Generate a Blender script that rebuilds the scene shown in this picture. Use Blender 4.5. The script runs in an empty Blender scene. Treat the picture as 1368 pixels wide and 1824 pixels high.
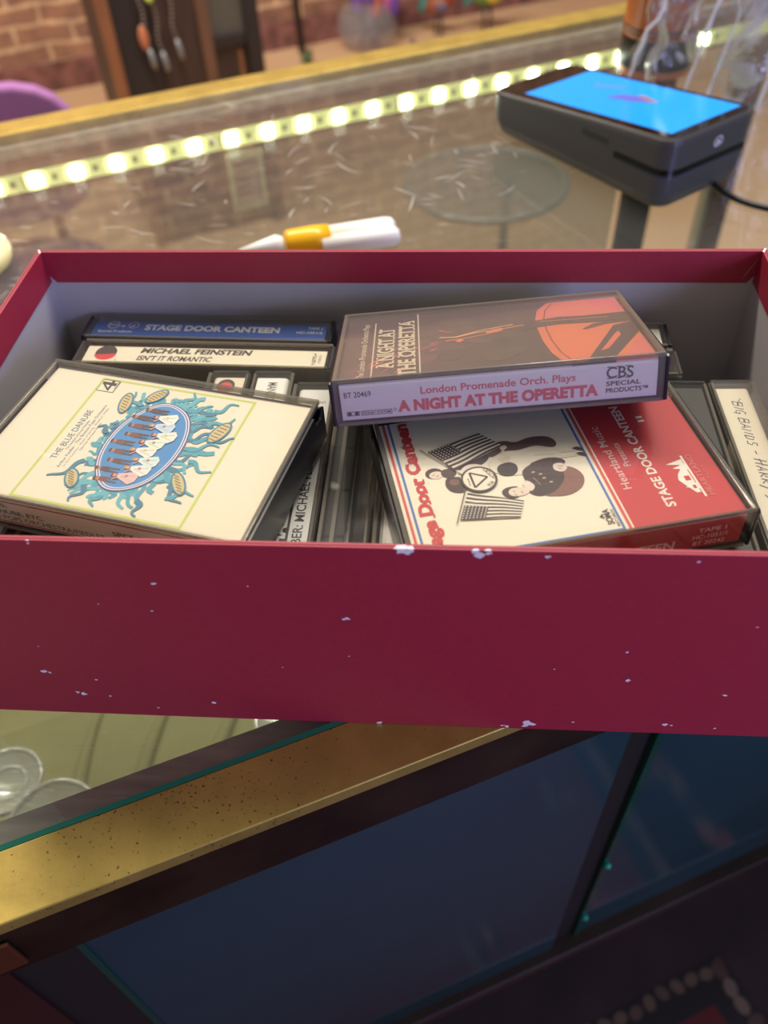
import bpy, bmesh, math, random
from mathutils import Vector, Matrix, Euler
from math import sin, cos, pi, radians
random.seed(7)
S = 0.001                                   # every length below is in millimetres
sc = bpy.context.scene
COL = sc.collection

# ------------------------------------------------------------------ camera
cam_d = bpy.data.cameras.new('camera'); cam = bpy.data.objects.new('camera', cam_d); COL.objects.link(cam)
cam_d.sensor_fit = 'VERTICAL'; cam_d.sensor_height = 24.0; cam_d.sensor_width = 18.0
cam_d.lens = 1480.86*24/1824
cam_d.clip_start = 0.01; cam_d.clip_end = 60
Rv = Vector((0.99761454, 0.05901895, -0.03580483)); Uv = Vector((-0.01876027, 0.73095732, 0.68216527)); Fv = Vector((-0.06643248, 0.67986628, -0.73032086))
cam.matrix_world = Matrix(((Rv.x, Uv.x, -Fv.x, 0.0216283), (Rv.y, Uv.y, -Fv.y, -0.2309626), (Rv.z, Uv.z, -Fv.z, 0.2747808), (0, 0, 0, 1)))
cam_d.dof.use_dof = True; cam_d.dof.focus_distance = 0.295; cam_d.dof.aperture_fstop = 6.0
sc.camera = cam
sc.cycles.transparent_max_bounces = 32
sc.cycles.max_bounces = 8
# ------------------------------------------------------------------ world and lights
w = bpy.data.worlds.new('world'); sc.world = w; w.use_nodes = True
bg = w.node_tree.nodes['Background']; bg.inputs[0].default_value = (0.86, 0.80, 0.74, 1); bg.inputs[1].default_value = 0.28
def area(name, loc, target, sx, sy, power, col):
    d = bpy.data.lights.new(name, 'AREA'); d.shape = 'RECTANGLE'; d.size = sx; d.size_y = sy; d.energy = power; d.color = col
    o = bpy.data.objects.new(name, d); COL.objects.link(o); o.location = loc
    o.rotation_euler = (Vector(target)-Vector(loc)).to_track_quat('-Z', 'Y').to_euler(); return o
area('ceiling_panel_light', (0.5, 0.9, 1.9), (0, 0, 0), 1.2, 0.6, 39, (1.0, 0.945, 0.86))
area('window_daylight', (0.95, -0.9, 0.40), (0.08, 0, 0.05), 0.55, 0.45, 12.5, (0.42, 0.48, 1.0))
area('far_floor_fill_light', (-0.9, 1.27, 1.9), (-0.6, 3.0, -0.85), 1.6, 0.14, 95, (1.0, 0.88, 0.74))  # unseen fill lamp, added and aimed to brighten the far wall and floor
sc.view_settings.view_transform = 'Standard'; sc.view_settings.look = 'None'
sc.view_settings.gamma = 1; sc.view_settings.use_curve_mapping = False
sc.view_settings.exposure = 0.08

# ------------------------------------------------------------------ materials
def lin(c):
    return tuple(((v/255)/12.92 if v/255 <= 0.04045 else (((v/255)+0.055)/1.055)**2.4) for v in c)+(1,)
MATS = {}
def pm(name, col, rough=0.5, metal=0.0, spec=0.5, noise=0.0, nscale=200, bump=0.0, bscale=400, emit=0.0, coat=0.0, stretch=None):
    if name in MATS: return MATS[name]
    m = bpy.data.materials.new(name); m.use_nodes = True; nt = m.node_tree; b = nt.nodes['Principled BSDF']
    c = lin(col)
    b.inputs['Base Color'].default_value = c; b.inputs['Roughness'].default_value = rough; b.inputs['Metallic'].default_value = metal
    b.inputs['Specular IOR Level'].default_value = spec; b.inputs['Coat Weight'].default_value = coat
    tc = nt.nodes.new('ShaderNodeTexCoord'); src = tc.outputs['Object']
    if stretch:
        mp = nt.nodes.new('ShaderNodeMapping'); mp.inputs['Scale'].default_value = stretch; nt.links.new(src, mp.inputs[0]); src = mp.outputs[0]
    if noise > 0:
        n = nt.nodes.new('ShaderNodeTexNoise'); n.inputs['Scale'].default_value = nscale; n.inputs['Detail'].default_value = 5; nt.links.new(src, n.inputs['Vector'])
        r = nt.nodes.new('ShaderNodeValToRGB'); r.color_ramp.elements[0].position = 0.3; r.color_ramp.elements[1].position = 0.7
        r.color_ramp.elements[0].color = tuple(v*(1-noise) for v in c[:3])+(1,); r.color_ramp.elements[1].color = tuple(min(1, v*(1+noise)) for v in c[:3])+(1,)
        nt.links.new(n.outputs[0], r.inputs[0]); nt.links.new(r.outputs[0], b.inputs['Base Color'])
    if bump > 0:
        n2 = nt.nodes.new('ShaderNodeTexNoise'); n2.inputs['Scale'].default_value = bscale; n2.inputs['Detail'].default_value = 4; nt.links.new(src, n2.inputs['Vector'])
        bp = nt.nodes.new('ShaderNodeBump'); bp.inputs['Strength'].default_value = bump; bp.inputs['Distance'].default_value = 0.0005
        nt.links.new(n2.outputs[0], bp.inputs['Height']); nt.links.new(bp.outputs[0], b.inputs['Normal'])
    if emit > 0:
        b.inputs['Emission Color'].default_value = c; b.inputs['Emission Strength'].default_value = emit
    MATS[name] = m; return m

def clear(name, tint=(1, 1, 1), ior=1.5, rough=0.03, haze=0.0, hazecol=(0.8, 0.8, 0.8), scratch_glint=0.0, sscale=60, thr=.70, bump=0.0, bscale=30, gloss=1.0):
    """thin clear sheet: light passes straight through, a Fresnel share is mirrored, fine scratches and painted glints scatter"""
    if name in MATS: return MATS[name]
    m = bpy.data.materials.new(name); m.use_nodes = True; nt = m.node_tree; nt.nodes.remove(nt.nodes['Principled BSDF']); out = nt.nodes['Material Output']
    T = nt.nodes.new('ShaderNodeBsdfTransparent'); T.inputs[0].default_value = tint+(1,)
    G = nt.nodes.new('ShaderNodeBsdfGlossy'); G.inputs['Roughness'].default_value = rough; G.inputs['Color'].default_value = (gloss, gloss, gloss, 1)
    F = nt.nodes.new('ShaderNodeFresnel'); ge = nt.nodes.new('ShaderNodeNewGeometry')      # same share mirrored at both faces of a thin sheet
    ri = nt.nodes.new('ShaderNodeMapRange'); ri.inputs[3].default_value = ior; ri.inputs[4].default_value = 1/ior
    nt.links.new(ge.outputs['Backfacing'], ri.inputs[0]); nt.links.new(ri.outputs[0], F.inputs[0])
    X = nt.nodes.new('ShaderNodeMixShader'); nt.links.new(F.outputs[0], X.inputs[0]); nt.links.new(T.outputs[0], X.inputs[1]); nt.links.new(G.outputs[0], X.inputs[2])
    last = X
    tc = nt.nodes.new('ShaderNodeTexCoord')
    if bump > 0:
        n2 = nt.nodes.new('ShaderNodeTexNoise'); n2.inputs['Scale'].default_value = bscale; nt.links.new(tc.outputs['Object'], n2.inputs['Vector'])
        bp = nt.nodes.new('ShaderNodeBump'); bp.inputs['Strength'].default_value = bump; bp.inputs['Distance'].default_value = 0.01
        nt.links.new(n2.outputs[0], bp.inputs['Height']); nt.links.new(bp.outputs[0], G.inputs['Normal']); nt.links.new(bp.outputs[0], F.inputs['Normal'])
    if haze > 0:
        D = nt.nodes.new('ShaderNodeBsdfDiffuse'); D.inputs[0].default_value = hazecol+(1,)
        Y = nt.nodes.new('ShaderNodeMixShader'); Y.inputs[0].default_value = haze
        nt.links.new(last.outputs[0], Y.inputs[1]); nt.links.new(D.outputs[0], Y.inputs[2]); last = Y
    if scratch_glint > 0:
        D = nt.nodes.new('ShaderNodeBsdfGlossy'); D.inputs['Color'].default_value = (0.95, 0.95, 0.92, 1); D.inputs['Roughness'].default_value = 0.5
        prev = None
        for k, (rz, sc_) in enumerate(((0.5, sscale), (2.0, sscale*0.8), (1.25, sscale*1.3))):
            mp = nt.nodes.new('ShaderNodeMapping'); mp.inputs['Rotation'].default_value = (0, 0, rz); mp.inputs['Scale'].default_value = (1, 14, 1); mp.inputs['Location'].default_value = (k*3.1, k, 0)
            nt.links.new(tc.outputs['Object'], mp.inputs[0])
            n = nt.nodes.new('ShaderNodeTexNoise'); n.inputs['Scale'].default_value = sc_; n.inputs['Detail'].default_value = 2; nt.links.new(mp.outputs[0], n.inputs['Vector'])
            r = nt.nodes.new('ShaderNodeMapRange'); r.inputs[1].default_value = thr; r.inputs[2].default_value = thr+.06; r.inputs[4].default_value = scratch_glint; nt.links.new(n.outputs[0], r.inputs[0])
            if prev is None: prev = r.outputs[0]
            else:
                a = nt.nodes.new('ShaderNodeMath'); a.operation = 'ADD'; a.use_clamp = True; nt.links.new(prev, a.inputs[0]); nt.links.new(r.outputs[0], a.inputs[1]); prev = a.outputs[0]
        Y = nt.nodes.new('ShaderNodeMixShader'); nt.links.new(prev, Y.inputs[0]); nt.links.new(last.outputs[0], Y.inputs[1]); nt.links.new(D.outputs[0], Y.inputs[2]); last = Y
    nt.links.new(last.outputs[0], out.inputs[0]); MATS[name] = m; return m

LID = clear('clear_case_plastic', (0.955, 0.95, 0.93), 1.42, 0.04, haze=0.015, hazecol=(0.75, 0.73, 0.68), scratch_glint=0.08, sscale=55, thr=.72)
LIDS = clear('scuffed_clear_plastic', (0.93, 0.92, 0.9), 1.48, 0.12, haze=0.05, scratch_glint=0.16, sscale=70, thr=.72)
EDGE = clear('clear_plastic_edge', (0.58, 0.55, 0.47), 1.5, 0.15, haze=0.22, hazecol=(0.42, 0.39, 0.33))
GLASS = clear('counter_glass', (0.84, 0.87, 0.85), 1.5, 0.02, haze=0.02, scratch_glint=0.34, sscale=30, thr=.725)
BLACK = pm('black_plastic', (22, 22, 25), 0.28, noise=0.25, nscale=60)
SHELL = clear('smoky_cassette_shell', (0.55, 0.55, 0.56), 1.5, 0.1, haze=0.1, hazecol=(0.3, 0.3, 0.31), scratch_glint=0.3)
CREAM = pm('cream_card', (236, 228, 205), 0.55, noise=0.03, nscale=90)
CRIM = pm('crimson_paper', (155, 34, 57), 0.46, noise=0.05, nscale=500, bump=0.12, bscale=2500)
GREY = pm('grey_lining_paper', (176, 170, 172), 0.7, noise=0.02, nscale=60, bump=0.05, bscale=900)
CHIP = pm('bare_card', (222, 214, 222), 0.8)
def add_specks(m, dark, scale, thr):
    nt = m.node_tree; b = nt.nodes['Principled BSDF']; src = b.inputs['Base Color'].links[0].from_socket
    tc = nt.nodes.new('ShaderNodeTexCoord'); n = nt.nodes.new('ShaderNodeTexNoise'); n.inputs['Scale'].default_value = scale; n.inputs['Detail'].default_value = 1; nt.links.new(tc.outputs['Object'], n.inputs['Vector'])
    k = nt.nodes.new('ShaderNodeTexNoise'); k.inputs['Scale'].default_value = 22; nt.links.new(tc.outputs['Object'], k.inputs['Vector'])
    a = nt.nodes.new('ShaderNodeMath'); a.operation = 'MULTIPLY_ADD'; a.inputs[1].default_value = .35; nt.links.new(k.outputs[0], a.inputs[0]); nt.links.new(n.outputs[0], a.inputs[2])
    r_ = nt.nodes.new('ShaderNodeMapRange'); r_.inputs[1].default_value = thr; r_.inputs[2].default_value = thr+.04; nt.links.new(a.outputs[0], r_.inputs[0])
    x = nt.nodes.new('ShaderNodeMixRGB'); x.inputs[2].default_value = lin(dark); nt.links.new(r_.outputs[0], x.inputs[0]); nt.links.new(src, x.inputs[1]); nt.links.new(x.outputs[0], b.inputs['Base Color'])
BRASS = pm('worn_brass', (184, 160, 84), 0.44, 0.72, noise=0.16, nscale=45, bump=.15, bscale=300)
add_specks(BRASS, (120, 88, 50), 760, .875)
TEAL = pm('green_glass_edge', (24, 112, 88), 0.15)
WOODG = pm('grey_brown_wood', (188, 172, 162), 0.6, noise=0.28, nscale=25, bump=0.3, bscale=60, stretch=(1, 8, 8))
WOODR = pm('red_brown_wood', (112, 66, 46), 0.5, noise=0.3, nscale=14, stretch=(1, 6, 6))
DARKM = pm('dark_bronze', (26, 19, 15), 0.38, 0.3, noise=0.5, nscale=30)

def colmat(c, rough=0.5):
    return pm('ink_%02x%02x%02x' % tuple(c), c, rough)

# ------------------------------------------------------------------ mesh helpers
def mesh_obj(name, verts, faces, mats, parent=None, mi=None, smooth=False, bevel=0, seg=2):
    me = bpy.data.meshes.new(name); me.from_pydata([Vector(v)*S for v in verts], [], faces)
    if not isinstance(mats, (list, tuple)): mats = [mats]
    for m in mats: me.materials.append(m)
    if mi:
        for p, k in zip(me.polygons, mi): p.material_index = k
    if smooth:
        for p in me.polygons: p.use_smooth = True
    me.update()
    o = bpy.data.objects.new(name, me); COL.objects.link(o)
    if parent: o.parent = parent
    if bevel:
        b = o.modifiers.new('bevel', 'BEVEL'); b.width = bevel*S; b.segments = seg; b.limit_method = 'ANGLE'; b.angle_limit = radians(40)
    return o
class MB:
    def __init__(s): s.v = []; s.f = []; s.m = []
    def add(s, v, f, m=0):
        n = len(s.v); s.v += [tuple(p) for p in v]; s.f += [tuple(i+n for i in q) for q in f]; s.m += [m]*len(f); return s
    def box(s, x0, x1, y0, y1, z0, z1, m=0, T=None):
        v = [(x, y, z) for z in (z0, z1) for y in (y0, y1) for x in (x0, x1)]
        if T: v = [T @ Vector(p) for p in v]
        return s.add(v, [(0, 2, 3, 1), (4, 5, 7, 6), (0, 1, 5, 4), (2, 6, 7, 3), (0, 4, 6, 2), (1, 3, 7, 5)], m)
    def tube(s, pts, r, n=12, m=0, cap=True):
        pts = [Vector(p) for p in pts]; rs = r if isinstance(r, (list, tuple)) else [r]*len(pts)
        rings = []; up = None
        for i, p in enumerate(pts):
            t = (pts[min(i+1, len(pts)-1)]-pts[max(i-1, 0)]).normalized()
            if up is None: up = t.orthogonal().normalized()
            a = (up-t*up.dot(t)).normalized(); b = t.cross(a); up = a
            rings.append([p+(a*cos(2*pi*k/n)+b*sin(2*pi*k/n))*rs[i] for k in range(n)])
        v = [q for R in rings for q in R]; f = []
        for i in range(len(pts)-1):
            for k in range(n): f.append((i*n+k, i*n+(k+1) % n, (i+1)*n+(k+1) % n, (i+1)*n+k))
        if cap: f += [tuple(range(n))[::-1], tuple((len(pts)-1)*n+k for k in range(n))]
        return s.add(v, f, m)
    def lathe(s, prof, c=(0, 0, 0), n=40, m=0, sx=1, sy=1):
        v = [(c[0]+r*cos(2*pi*k/n)*sx, c[1]+r*sin(2*pi*k/n)*sy, c[2]+z) for r, z in prof for k in range(n)]; f = []
        for i in range(len(prof)-1):
            for k in range(n): f.append((i*n+k, i*n+(k+1) % n, (i+1)*n+(k+1) % n, (i+1)*n+k))
        return s.add(v, f, m)
    def torus(s, c, R, r, ax='z', n=40, k=10, m=0):
        v = []
        for i in range(n):
            for j in range(k):
                a = 2*pi*i/n; b = 2*pi*j/k; x = (R+r*cos(b))*cos(a); y = (R+r*cos(b))*sin(a); z = r*sin(b)
                v.append({'z': (c[0]+x, c[1]+y, c[2]+z), 'y': (c[0]+x, c[1]+z, c[2]+y), 'x': (c[0]+z, c[1]+x, c[2]+y)}[ax])
        f = [(i*k+j, ((i+1) % n)*k+j, ((i+1) % n)*k+(j+1) % k, i*k+(j+1) % k) for i in range(n) for j in range(k)]
        return s.add(v, f, m)
    def ball(s, c, rx, ry=None, rz=None, n=16, m=0):
        ry = rx if ry is None else ry; rz = rx if rz is None else rz
        prof = [(max(1e-4, sin(pi*i/n)), -cos(pi*i/n)) for i in range(n+1)]
        v = [(c[0]+r*cos(2*pi*k/n)*rx, c[1]+r*sin(2*pi*k/n)*ry, c[2]+z*rz) for r, z in prof for k in range(n)]
        f = [(i*n+k, i*n+(k+1) % n, (i+1)*n+(k+1) % n, (i+1)*n+k) for i in range(n) for k in range(n)]
        return s.add(v, f, m)
    def build(s, name, mats, parent=None, smooth=False, bevel=0, seg=2):
        return mesh_obj(name, s.v, s.f, mats, parent, s.m if isinstance(mats, (list, tuple)) else None, smooth, bevel, seg)
def empty(name, loc=(0, 0, 0), rz=0):
    o = bpy.data.objects.new(name, None); o.empty_display_size = 0.01; COL.objects.link(o); o.location = Vector(loc)*S; o.rotation_euler = (0, 0, rz); return o
def tag(o, label=None, cat=None, group=None, kind=None):
    if label: o['label'] = label
    if cat: o['category'] = cat
    if group: o['group'] = group
    if kind: o['kind'] = kind
    return o

# ------------------------------------------------------------------ printed artwork
_tc = {}
def glyphs(s, bold=0.0):
    key = (s, bold)
    if key not in _tc:
        cu = bpy.data.curves.new('t', 'FONT'); cu.body = s; cu.size = 1; cu.offset = bold; cu.resolution_u = 3
        o = bpy.data.objects.new('t', cu); COL.objects.link(o)
        dg = bpy.context.evaluated_depsgraph_get(); me = bpy.data.meshes.new_from_object(o.evaluated_get(dg))
        _tc[key] = ([(v.co.x, v.co.y) for v in me.vertices], [tuple(p.vertices) for p in me.polygons])
        bpy.data.objects.remove(o); bpy.data.meshes.remove(me)
    return _tc[key]
class Art:
    """flat printing on a face: 2-D shapes in mm, later shapes lie a hair above earlier ones"""
    def __init__(s): s.items = []
    def poly(s, pts, c): s.items.append(([tuple(p) for p in pts], [tuple(range(len(pts)))], c)); return s
    def blob(s, pts, c, m=5):
        n = len(pts); out = []
        for i in range(n):
            p0, p1, p2, p3 = pts[i-1], pts[i], pts[(i+1) % n], pts[(i+2) % n]
            for k in range(m):
                t = k/m; out.append(tuple(.5*(2*p1[d]+(p2[d]-p0[d])*t+(2*p0[d]-5*p1[d]+4*p2[d]-p3[d])*t*t+(3*p1[d]-p0[d]-3*p2[d]+p3[d])*t**3) for d in (0, 1)))
        return s.poly(out, c)
    def rect(s, x0, x1, y0, y1, c): return s.poly([(x0, y0), (x1, y0), (x1, y1), (x0, y1)], c)
    def ell(s, cx, cy, rx, ry, c, rot=0, n=28):
        return s.poly([(cx+rx*cos(2*pi*k/n)*cos(rot)-ry*sin(2*pi*k/n)*sin(rot), cy+rx*cos(2*pi*k/n)*sin(rot)+ry*sin(2*pi*k/n)*cos(rot)) for k in range(n)], c)
    def ring(s, cx, cy, rx, ry, wd, c, n=40, wob=0):
        v = []
        for k in range(n):
            a = 2*pi*k/n; q = 1+wob*sin(6*a)
            v += [(cx+rx*q*cos(a), cy+ry*q*sin(a)), (cx+(rx*q-wd)*cos(a), cy+(ry*q-wd)*sin(a))]
        s.items.append((v, [(2*k, (2*k+2) % (2*n), (2*k+3) % (2*n), 2*k+1) for k in range(n)], c)); return s
    def line(s, pts, wd, c, w1=None):
        v = []; N = len(pts)
        for i, p in enumerate(pts):
            a = pts[max(i-1, 0)]; b = pts[min(i+1, N-1)]; d = (b[0]-a[0], b[1]-a[1]); L = math.hypot(*d) or 1; h = (wd+((w1-wd)*i/(N-1) if w1 is not None else 0))/2
            v += [(p[0]-d[1]/L*h, p[1]+d[0]/L*h), (p[0]+d[1]/L*h, p[1]-d[0]/L*h)]
        s.items.append((v, [(2*i, 2*i+1, 2*i+3, 2*i+2) for i in range(N-1)], c)); return s
    def frame(s, x0, x1, y0, y1, wd, c):
        return s.rect(x0, x1, y0, y0+wd, c).rect(x0, x1, y1-wd, y1, c).rect(x0, x0+wd, y0+wd, y1-wd, c).rect(x1-wd, x1, y0+wd, y1-wd, c)
    def text(s, t, x0, x1, y0, y1, c, bold=0.0, shear=0.0, rot=0.0, serif=0.0):
        v, f = glyphs(t, bold)
        xs = [p[0] for p in v]; ys = [p[1] for p in v]; a0, a1, b0, b1 = min(xs), max(xs), min(ys), max(ys)
        out = []
        for p in v:
            X = (p[0]-a0)/(a1-a0); Y = (p[1]-b0)/(b1-b0)
            out.append((x0+(x1-x0)*X+shear*(Y-.5)*(y1-y0), y0+(y1-y0)*Y))
        if rot:
            cx, cy = (x0+x1)/2, (y0+y1)/2
            out = [(cx+(p[0]-cx)*cos(rot)-(p[1]-cy)*sin(rot), cy+(p[0]-cx)*sin(rot)+(p[1]-cy)*cos(rot)) for p in out]
        s.items.append((out, f, c)); return s
    def build(s, name, parent, o, ex, ey, en, lift=0.0, step=0.004):
        cols = []; V = []; Fc = []; mi = []
        o, ex, ey, en = Vector(o), Vector(ex), Vector(ey), Vector(en)
        for k, (v, f, c) in enumerate(s.items):
            if c not in cols: cols.append(c)
            n = len(V); V += [o+ex*p[0]+ey*p[1]+en*(lift+0.02+step*k) for p in v]; Fc += [tuple(i+n for i in q) for q in f]; mi += [cols.index(c)]*len(f)
        ob = mesh_obj(name, V, Fc, [colmat(c) for c in cols], parent, mi)
        return ob

# ------------------------------------------------------------------ room structure
A27 = radians(27)
def wp(u, v, z, a=A27): return (u*cos(a)-v*sin(a), u*sin(a)+v*cos(a), z)
FLOOR = pm('tan_floor', (206, 170, 134), 0.45, noise=0.06, nscale=3)
mb = MB(); mb.add([wp(-4200, -1500, -850), wp(5200, -1500, -850), wp(5200, 3210, -850), wp(-4200, 3210, -850), wp(-4200, -1500, -900), wp(5200, -1500, -900), wp(5200, 3210, -900), wp(-4200, 3210, -900)], [(0, 1, 2, 3), (4, 7, 6, 5), (0, 4, 5, 1), (1, 5, 6, 2), (2, 6, 7, 3), (3, 7, 4, 0)])
tag(mb.build('floor', FLOOR), kind='structure')
def brick_mat():
    m = bpy.data.materials.new('old_brick'); m.use_nodes = True; nt = m.node_tree; b = nt.nodes['Principled BSDF']; b.inputs['Roughness'].default_value = 0.85
    tc = nt.nodes.new('ShaderNodeTexCoord'); mp = nt.nodes.new('ShaderNodeMapping'); mp.inputs['Rotation'].default_value = (radians(90), 0, 0)
    sx = nt.nodes.new('ShaderNodeSeparateXYZ'); cx = nt.nodes.new('ShaderNodeCombineXYZ')
    n0 = nt.nodes.new('ShaderNodeTexNoise'); n0.inputs['Scale'].default_value = 9; n0.inputs['Detail'].default_value = 3
    mx = nt.nodes.new('ShaderNodeMixRGB'); mx.blend_type = 'ADD'; mx.inputs[0].default_value = 0.035
    nt.links.new(tc.outputs['Object'], sx.inputs[0]); nt.links.new(sx.outputs[0], cx.inputs[0]); nt.links.new(sx.outputs[2], cx.inputs[1])
    nt.links.new(cx.outputs[0], n0.inputs['Vector']); nt.links.new(cx.outputs[0], mx.inputs[1]); nt.links.new(n0.outputs['Color'], mx.inputs[2])
    br = nt.nodes.new('ShaderNodeTexBrick'); br.inputs['Scale'].default_value = 1.0; br.inputs['Brick Width'].default_value = 0.19; br.inputs['Row Height'].default_value = 0.062
    br.inputs['Mortar Size'].default_value = 0.009; br.inputs['Mortar Smooth'].default_value = 0.6
    br.inputs['Color1'].default_value = lin((168, 128, 106)); br.inputs['Color2'].default_value = lin((142, 104, 90)); br.inputs['Mortar'].default_value = lin((204, 174, 144))
    nt.links.new(mx.outputs[0], br.inputs['Vector'])
    n1 = nt.nodes.new('ShaderNodeTexNoise'); n1.inputs['Scale'].default_value = 14; n1.inputs['Detail'].default_value = 6; nt.links.new(cx.outputs[0], n1.inputs['Vector'])
    r1 = nt.nodes.new('ShaderNodeValToRGB'); r1.color_ramp.elements[0].position = 0.35; r1.color_ramp.elements[1].position = 0.65; r1.color_ramp.elements[0].color = (0.74, 0.70, 0.70, 1); r1.color_ramp.elements[1].color = (1.2, 1.15, 1.05, 1)
    nt.links.new(n1.outputs[0], r1.inputs[0])
    m2 = nt.nodes.new('ShaderNodeMixRGB'); m2.blend_type = 'MULTIPLY'; m2.inputs[0].default_value = 1; nt.links.new(br.outputs[0], m2.inputs[1]); nt.links.new(r1.outputs[0], m2.inputs[2])
    nt.links.new(m2.outputs[0], b.inputs['Base Color'])
    return m
mb = MB(); mb.box(-4200, 5200, 0, 120, -850, 2100)
wall = mb.build('wall_back', brick_mat()); wall.location = Vector(wp(0, 3210, 0))*S; wall.rotation_euler = (0, 0, A27); tag(wall, kind='structure')
mb = MB(); mb.box(-4200, 5200, -12, 0, -850, -755)
bb = mb.build('baseboard_back', pm('dark_red_skirting', (122, 80, 76), 0.6, noise=0.5, nscale=22)); bb.location = wall.location; bb.rotation_euler = (0, 0, A27); tag(bb, kind='structure')

# ------------------------------------------------------------------ display counter
A25 = radians(25); TW = math.tan(radians(2.0))
dc = empty('display_counter', (0, 0, -850), 0); tag(dc, 'long glass-topped display counter with brass edging that the red box sits on', 'display counter')
def cp(u, v, z): return (u*cos(A25)-v*sin(A25), u*sin(A25)+v*cos(A25), z+850)      # counter frame, counter origin on the floor
U0, U1 = -620, 900
def rear(u, d=0): return 549.7+(u-224)*TW+d
def slab(mb, u0, u1, v0, v1, z0, z1, m=0, r0=False, r1=False):
    """box in the counter frame; r0/r1: that edge follows the slightly skewed rear edge"""
    f = lambda u, v, r: cp(u, rear(u, v) if r else v, 0)
    P = [f(u0, v0, r0), f(u1, v0, r0), f(u1, v1, r1), f(u0, v1, r1)]
    V = [(p[0], p[1], z0+850) for p in P]+[(p[0], p[1], z1+850) for p in P]
    return mb.add(V, [(3, 2, 1, 0), (4, 5, 6, 7), (0, 1, 5, 4), (1, 2, 6, 5), (2, 3, 7, 6), (3, 0, 4, 7)], m)
mb = MB(); slab(mb, U0, U1, -66.5, -1, -6, 0, r1=True); mb.build('glass_top', GLASS, dc)
mb = MB(); slab(mb, U0, U1, -68.6, -66.5, -6, -0.1); mb.build('glass_edge', TEAL, dc)
mb = MB()
slab(mb, U0, U1, -93, -68.6, -7, 0); mb.build('brass_edging', BRASS, dc, bevel=.6, seg=4)
mb = MB(); slab(mb, U0, U1, -92.4, -90.5, -40, -7); slab(mb, U0, U1, -91.6, -68.8, -16, -7.1)
mb.build('front_rail', pm('worn_brass_dark_reflection', (44, 32, 22), 0.4, 0.5, noise=0.6, nscale=28), dc, bevel=.3)  # brass painted dark for the dark floor it mirrors
mb = MB(); slab(mb, U0, U1, 0, 28, -30, 1.0, r0=True, r1=True); mb.build('brass_edging', BRASS, dc, bevel=1.1, seg=3)
mb = MB(); slab(mb, U0, U1, -90, -54.5, -38, -6.3); mb.build('top_rail', WOODG, dc)
mb = MB(); slab(mb, U0, U1, -9, -0.2, -16, -7, r0=True, r1=True); mb.build('top_rail', WOODG, dc)
mb = MB(); slab(mb, U0, U1, -10, -0.2, -46, -16.2, r0=True, r1=True); mb.build('rear_rail', WOODR, dc)
# fine scratches worn into the upper face of the glass
rs = random.Random(21); mb = MB()
for k in range(170):
    if k < 90: u_, v_ = rs.uniform(-60, 330), rs.uniform(270, 470)
    elif k < 140: u_, v_ = rs.uniform(-300, 620), rs.uniform(0, 520)
    else: u_, v_ = rs.uniform(-260, 20), rs.uniform(-50, 60)
    L_ = rs.uniform(6, 26)*(.5 if k >= 140 else 1); a_ = rs.choice([.3, 1.2, 1.5, 2.4, 2.8])+rs.uniform(-.3, .3); w_ = rs.uniform(.12, .34)*(.4 if k >= 140 else 1); cv = rs.uniform(-.5, .5); P_ = []
    for i in range(7):
        t_ = i/6; aa = a_+cv*t_; P_.append((u_+L_*t_*cos(aa), v_+L_*t_*sin(aa)))
    n_ = len(mb.v)
    for i, (x_, y_) in enumerate(P_):
        h_ = w_*sin(pi*(i+.5)/7); nx, ny = -sin(a_+cv*i/6), cos(a_+cv*i/6)
        q = cp(x_+nx*h_, y_+ny*h_, 0.03); mb.v.append(q); q = cp(x_-nx*h_, y_-ny*h_, 0.03); mb.v.append(q)
    for i in range(6): mb.f.append((n_+2*i, n_+2*i+1, n_+2*i+3, n_+2*i+2)); mb.m.append(0)
tag(mb.build('glass_scratches', clear('scratched_glass', (.9, .9, .9), 1.5, .3, haze=.6, hazecol=(.92, .92, .92)), dc), kind='stuff')
# LED strip under the rear rail
mb = MB(); slab(mb, U0, U1, -12.6, -11.2, -42, -27, r0=True, r1=True)
ledt = mb.build('led_strip', pm('lit_led_tape', (226, 232, 150), 0.5, emit=0.85), dc)
LEDM = pm('led_white', (250, 255, 238), 0.4, emit=80)
SOLD = pm('led_tape_marking', (150, 160, 92), 0.5, emit=0.25)
u = -452
k = 0
while u < 600:
    mb = MB(); slab(mb, u-4.6, u+4.6, -14.2, -12.8, -39, -30, r0=True, r1=True); mb.build('led_chip', LEDM, ledt)
    mb = MB(); slab(mb, u+13.5, u+18, -13.0, -12.7, -37, -32, r0=True, r1=True); mb.build('resistor', SOLD, ledt)
    if k % 5 == 4:
        mb = MB(); slab(mb, u+24, u+25.4, -13.4, -12.7, -40.4, -28.6, r0=True, r1=True); mb.build('tape_joint', pm('joint_brown', (120, 84, 52), .5), ledt)
    u += 34.2; k += 1
# front panes, stiles, base
PANE = pm('navy_reflection_pane', (28, 54, 60), 0.10, spec=0.35, noise=0.35, nscale=3.0)  # navy base colour stands in for clothing and floor mirrored in the panes
PANEB = pm('deep_brown_panel', (44, 24, 22), 0.3, noise=0.4, nscale=5)
mb = MB(); slab(mb, -157, 79, -87, -82, -386, -40); mb.build('front_pane', PANE, dc)
mb = MB(); slab(mb, 103, U1-20, -84, -79, -386, -40); mb.build('front_pane', PANE, dc)
GE = pm('dark_green_glass_edge', (6, 60, 50), 0.12)
mb = MB(); slab(mb, 98.5, 103, -85.5, -79, -386, -40); mb.build('pane_edge', GE, dc)
mb = MB(); slab(mb, -159.5, -157, -88.5, -82, -386, -40); mb.build('pane_edge', GE, dc)
mb = MB(); slab(mb, 79, 98.5, -82, -60, -386, -38); mb.build('stile', pm('near_black_wood', (12, 10, 10), 0.6), dc)
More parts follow.
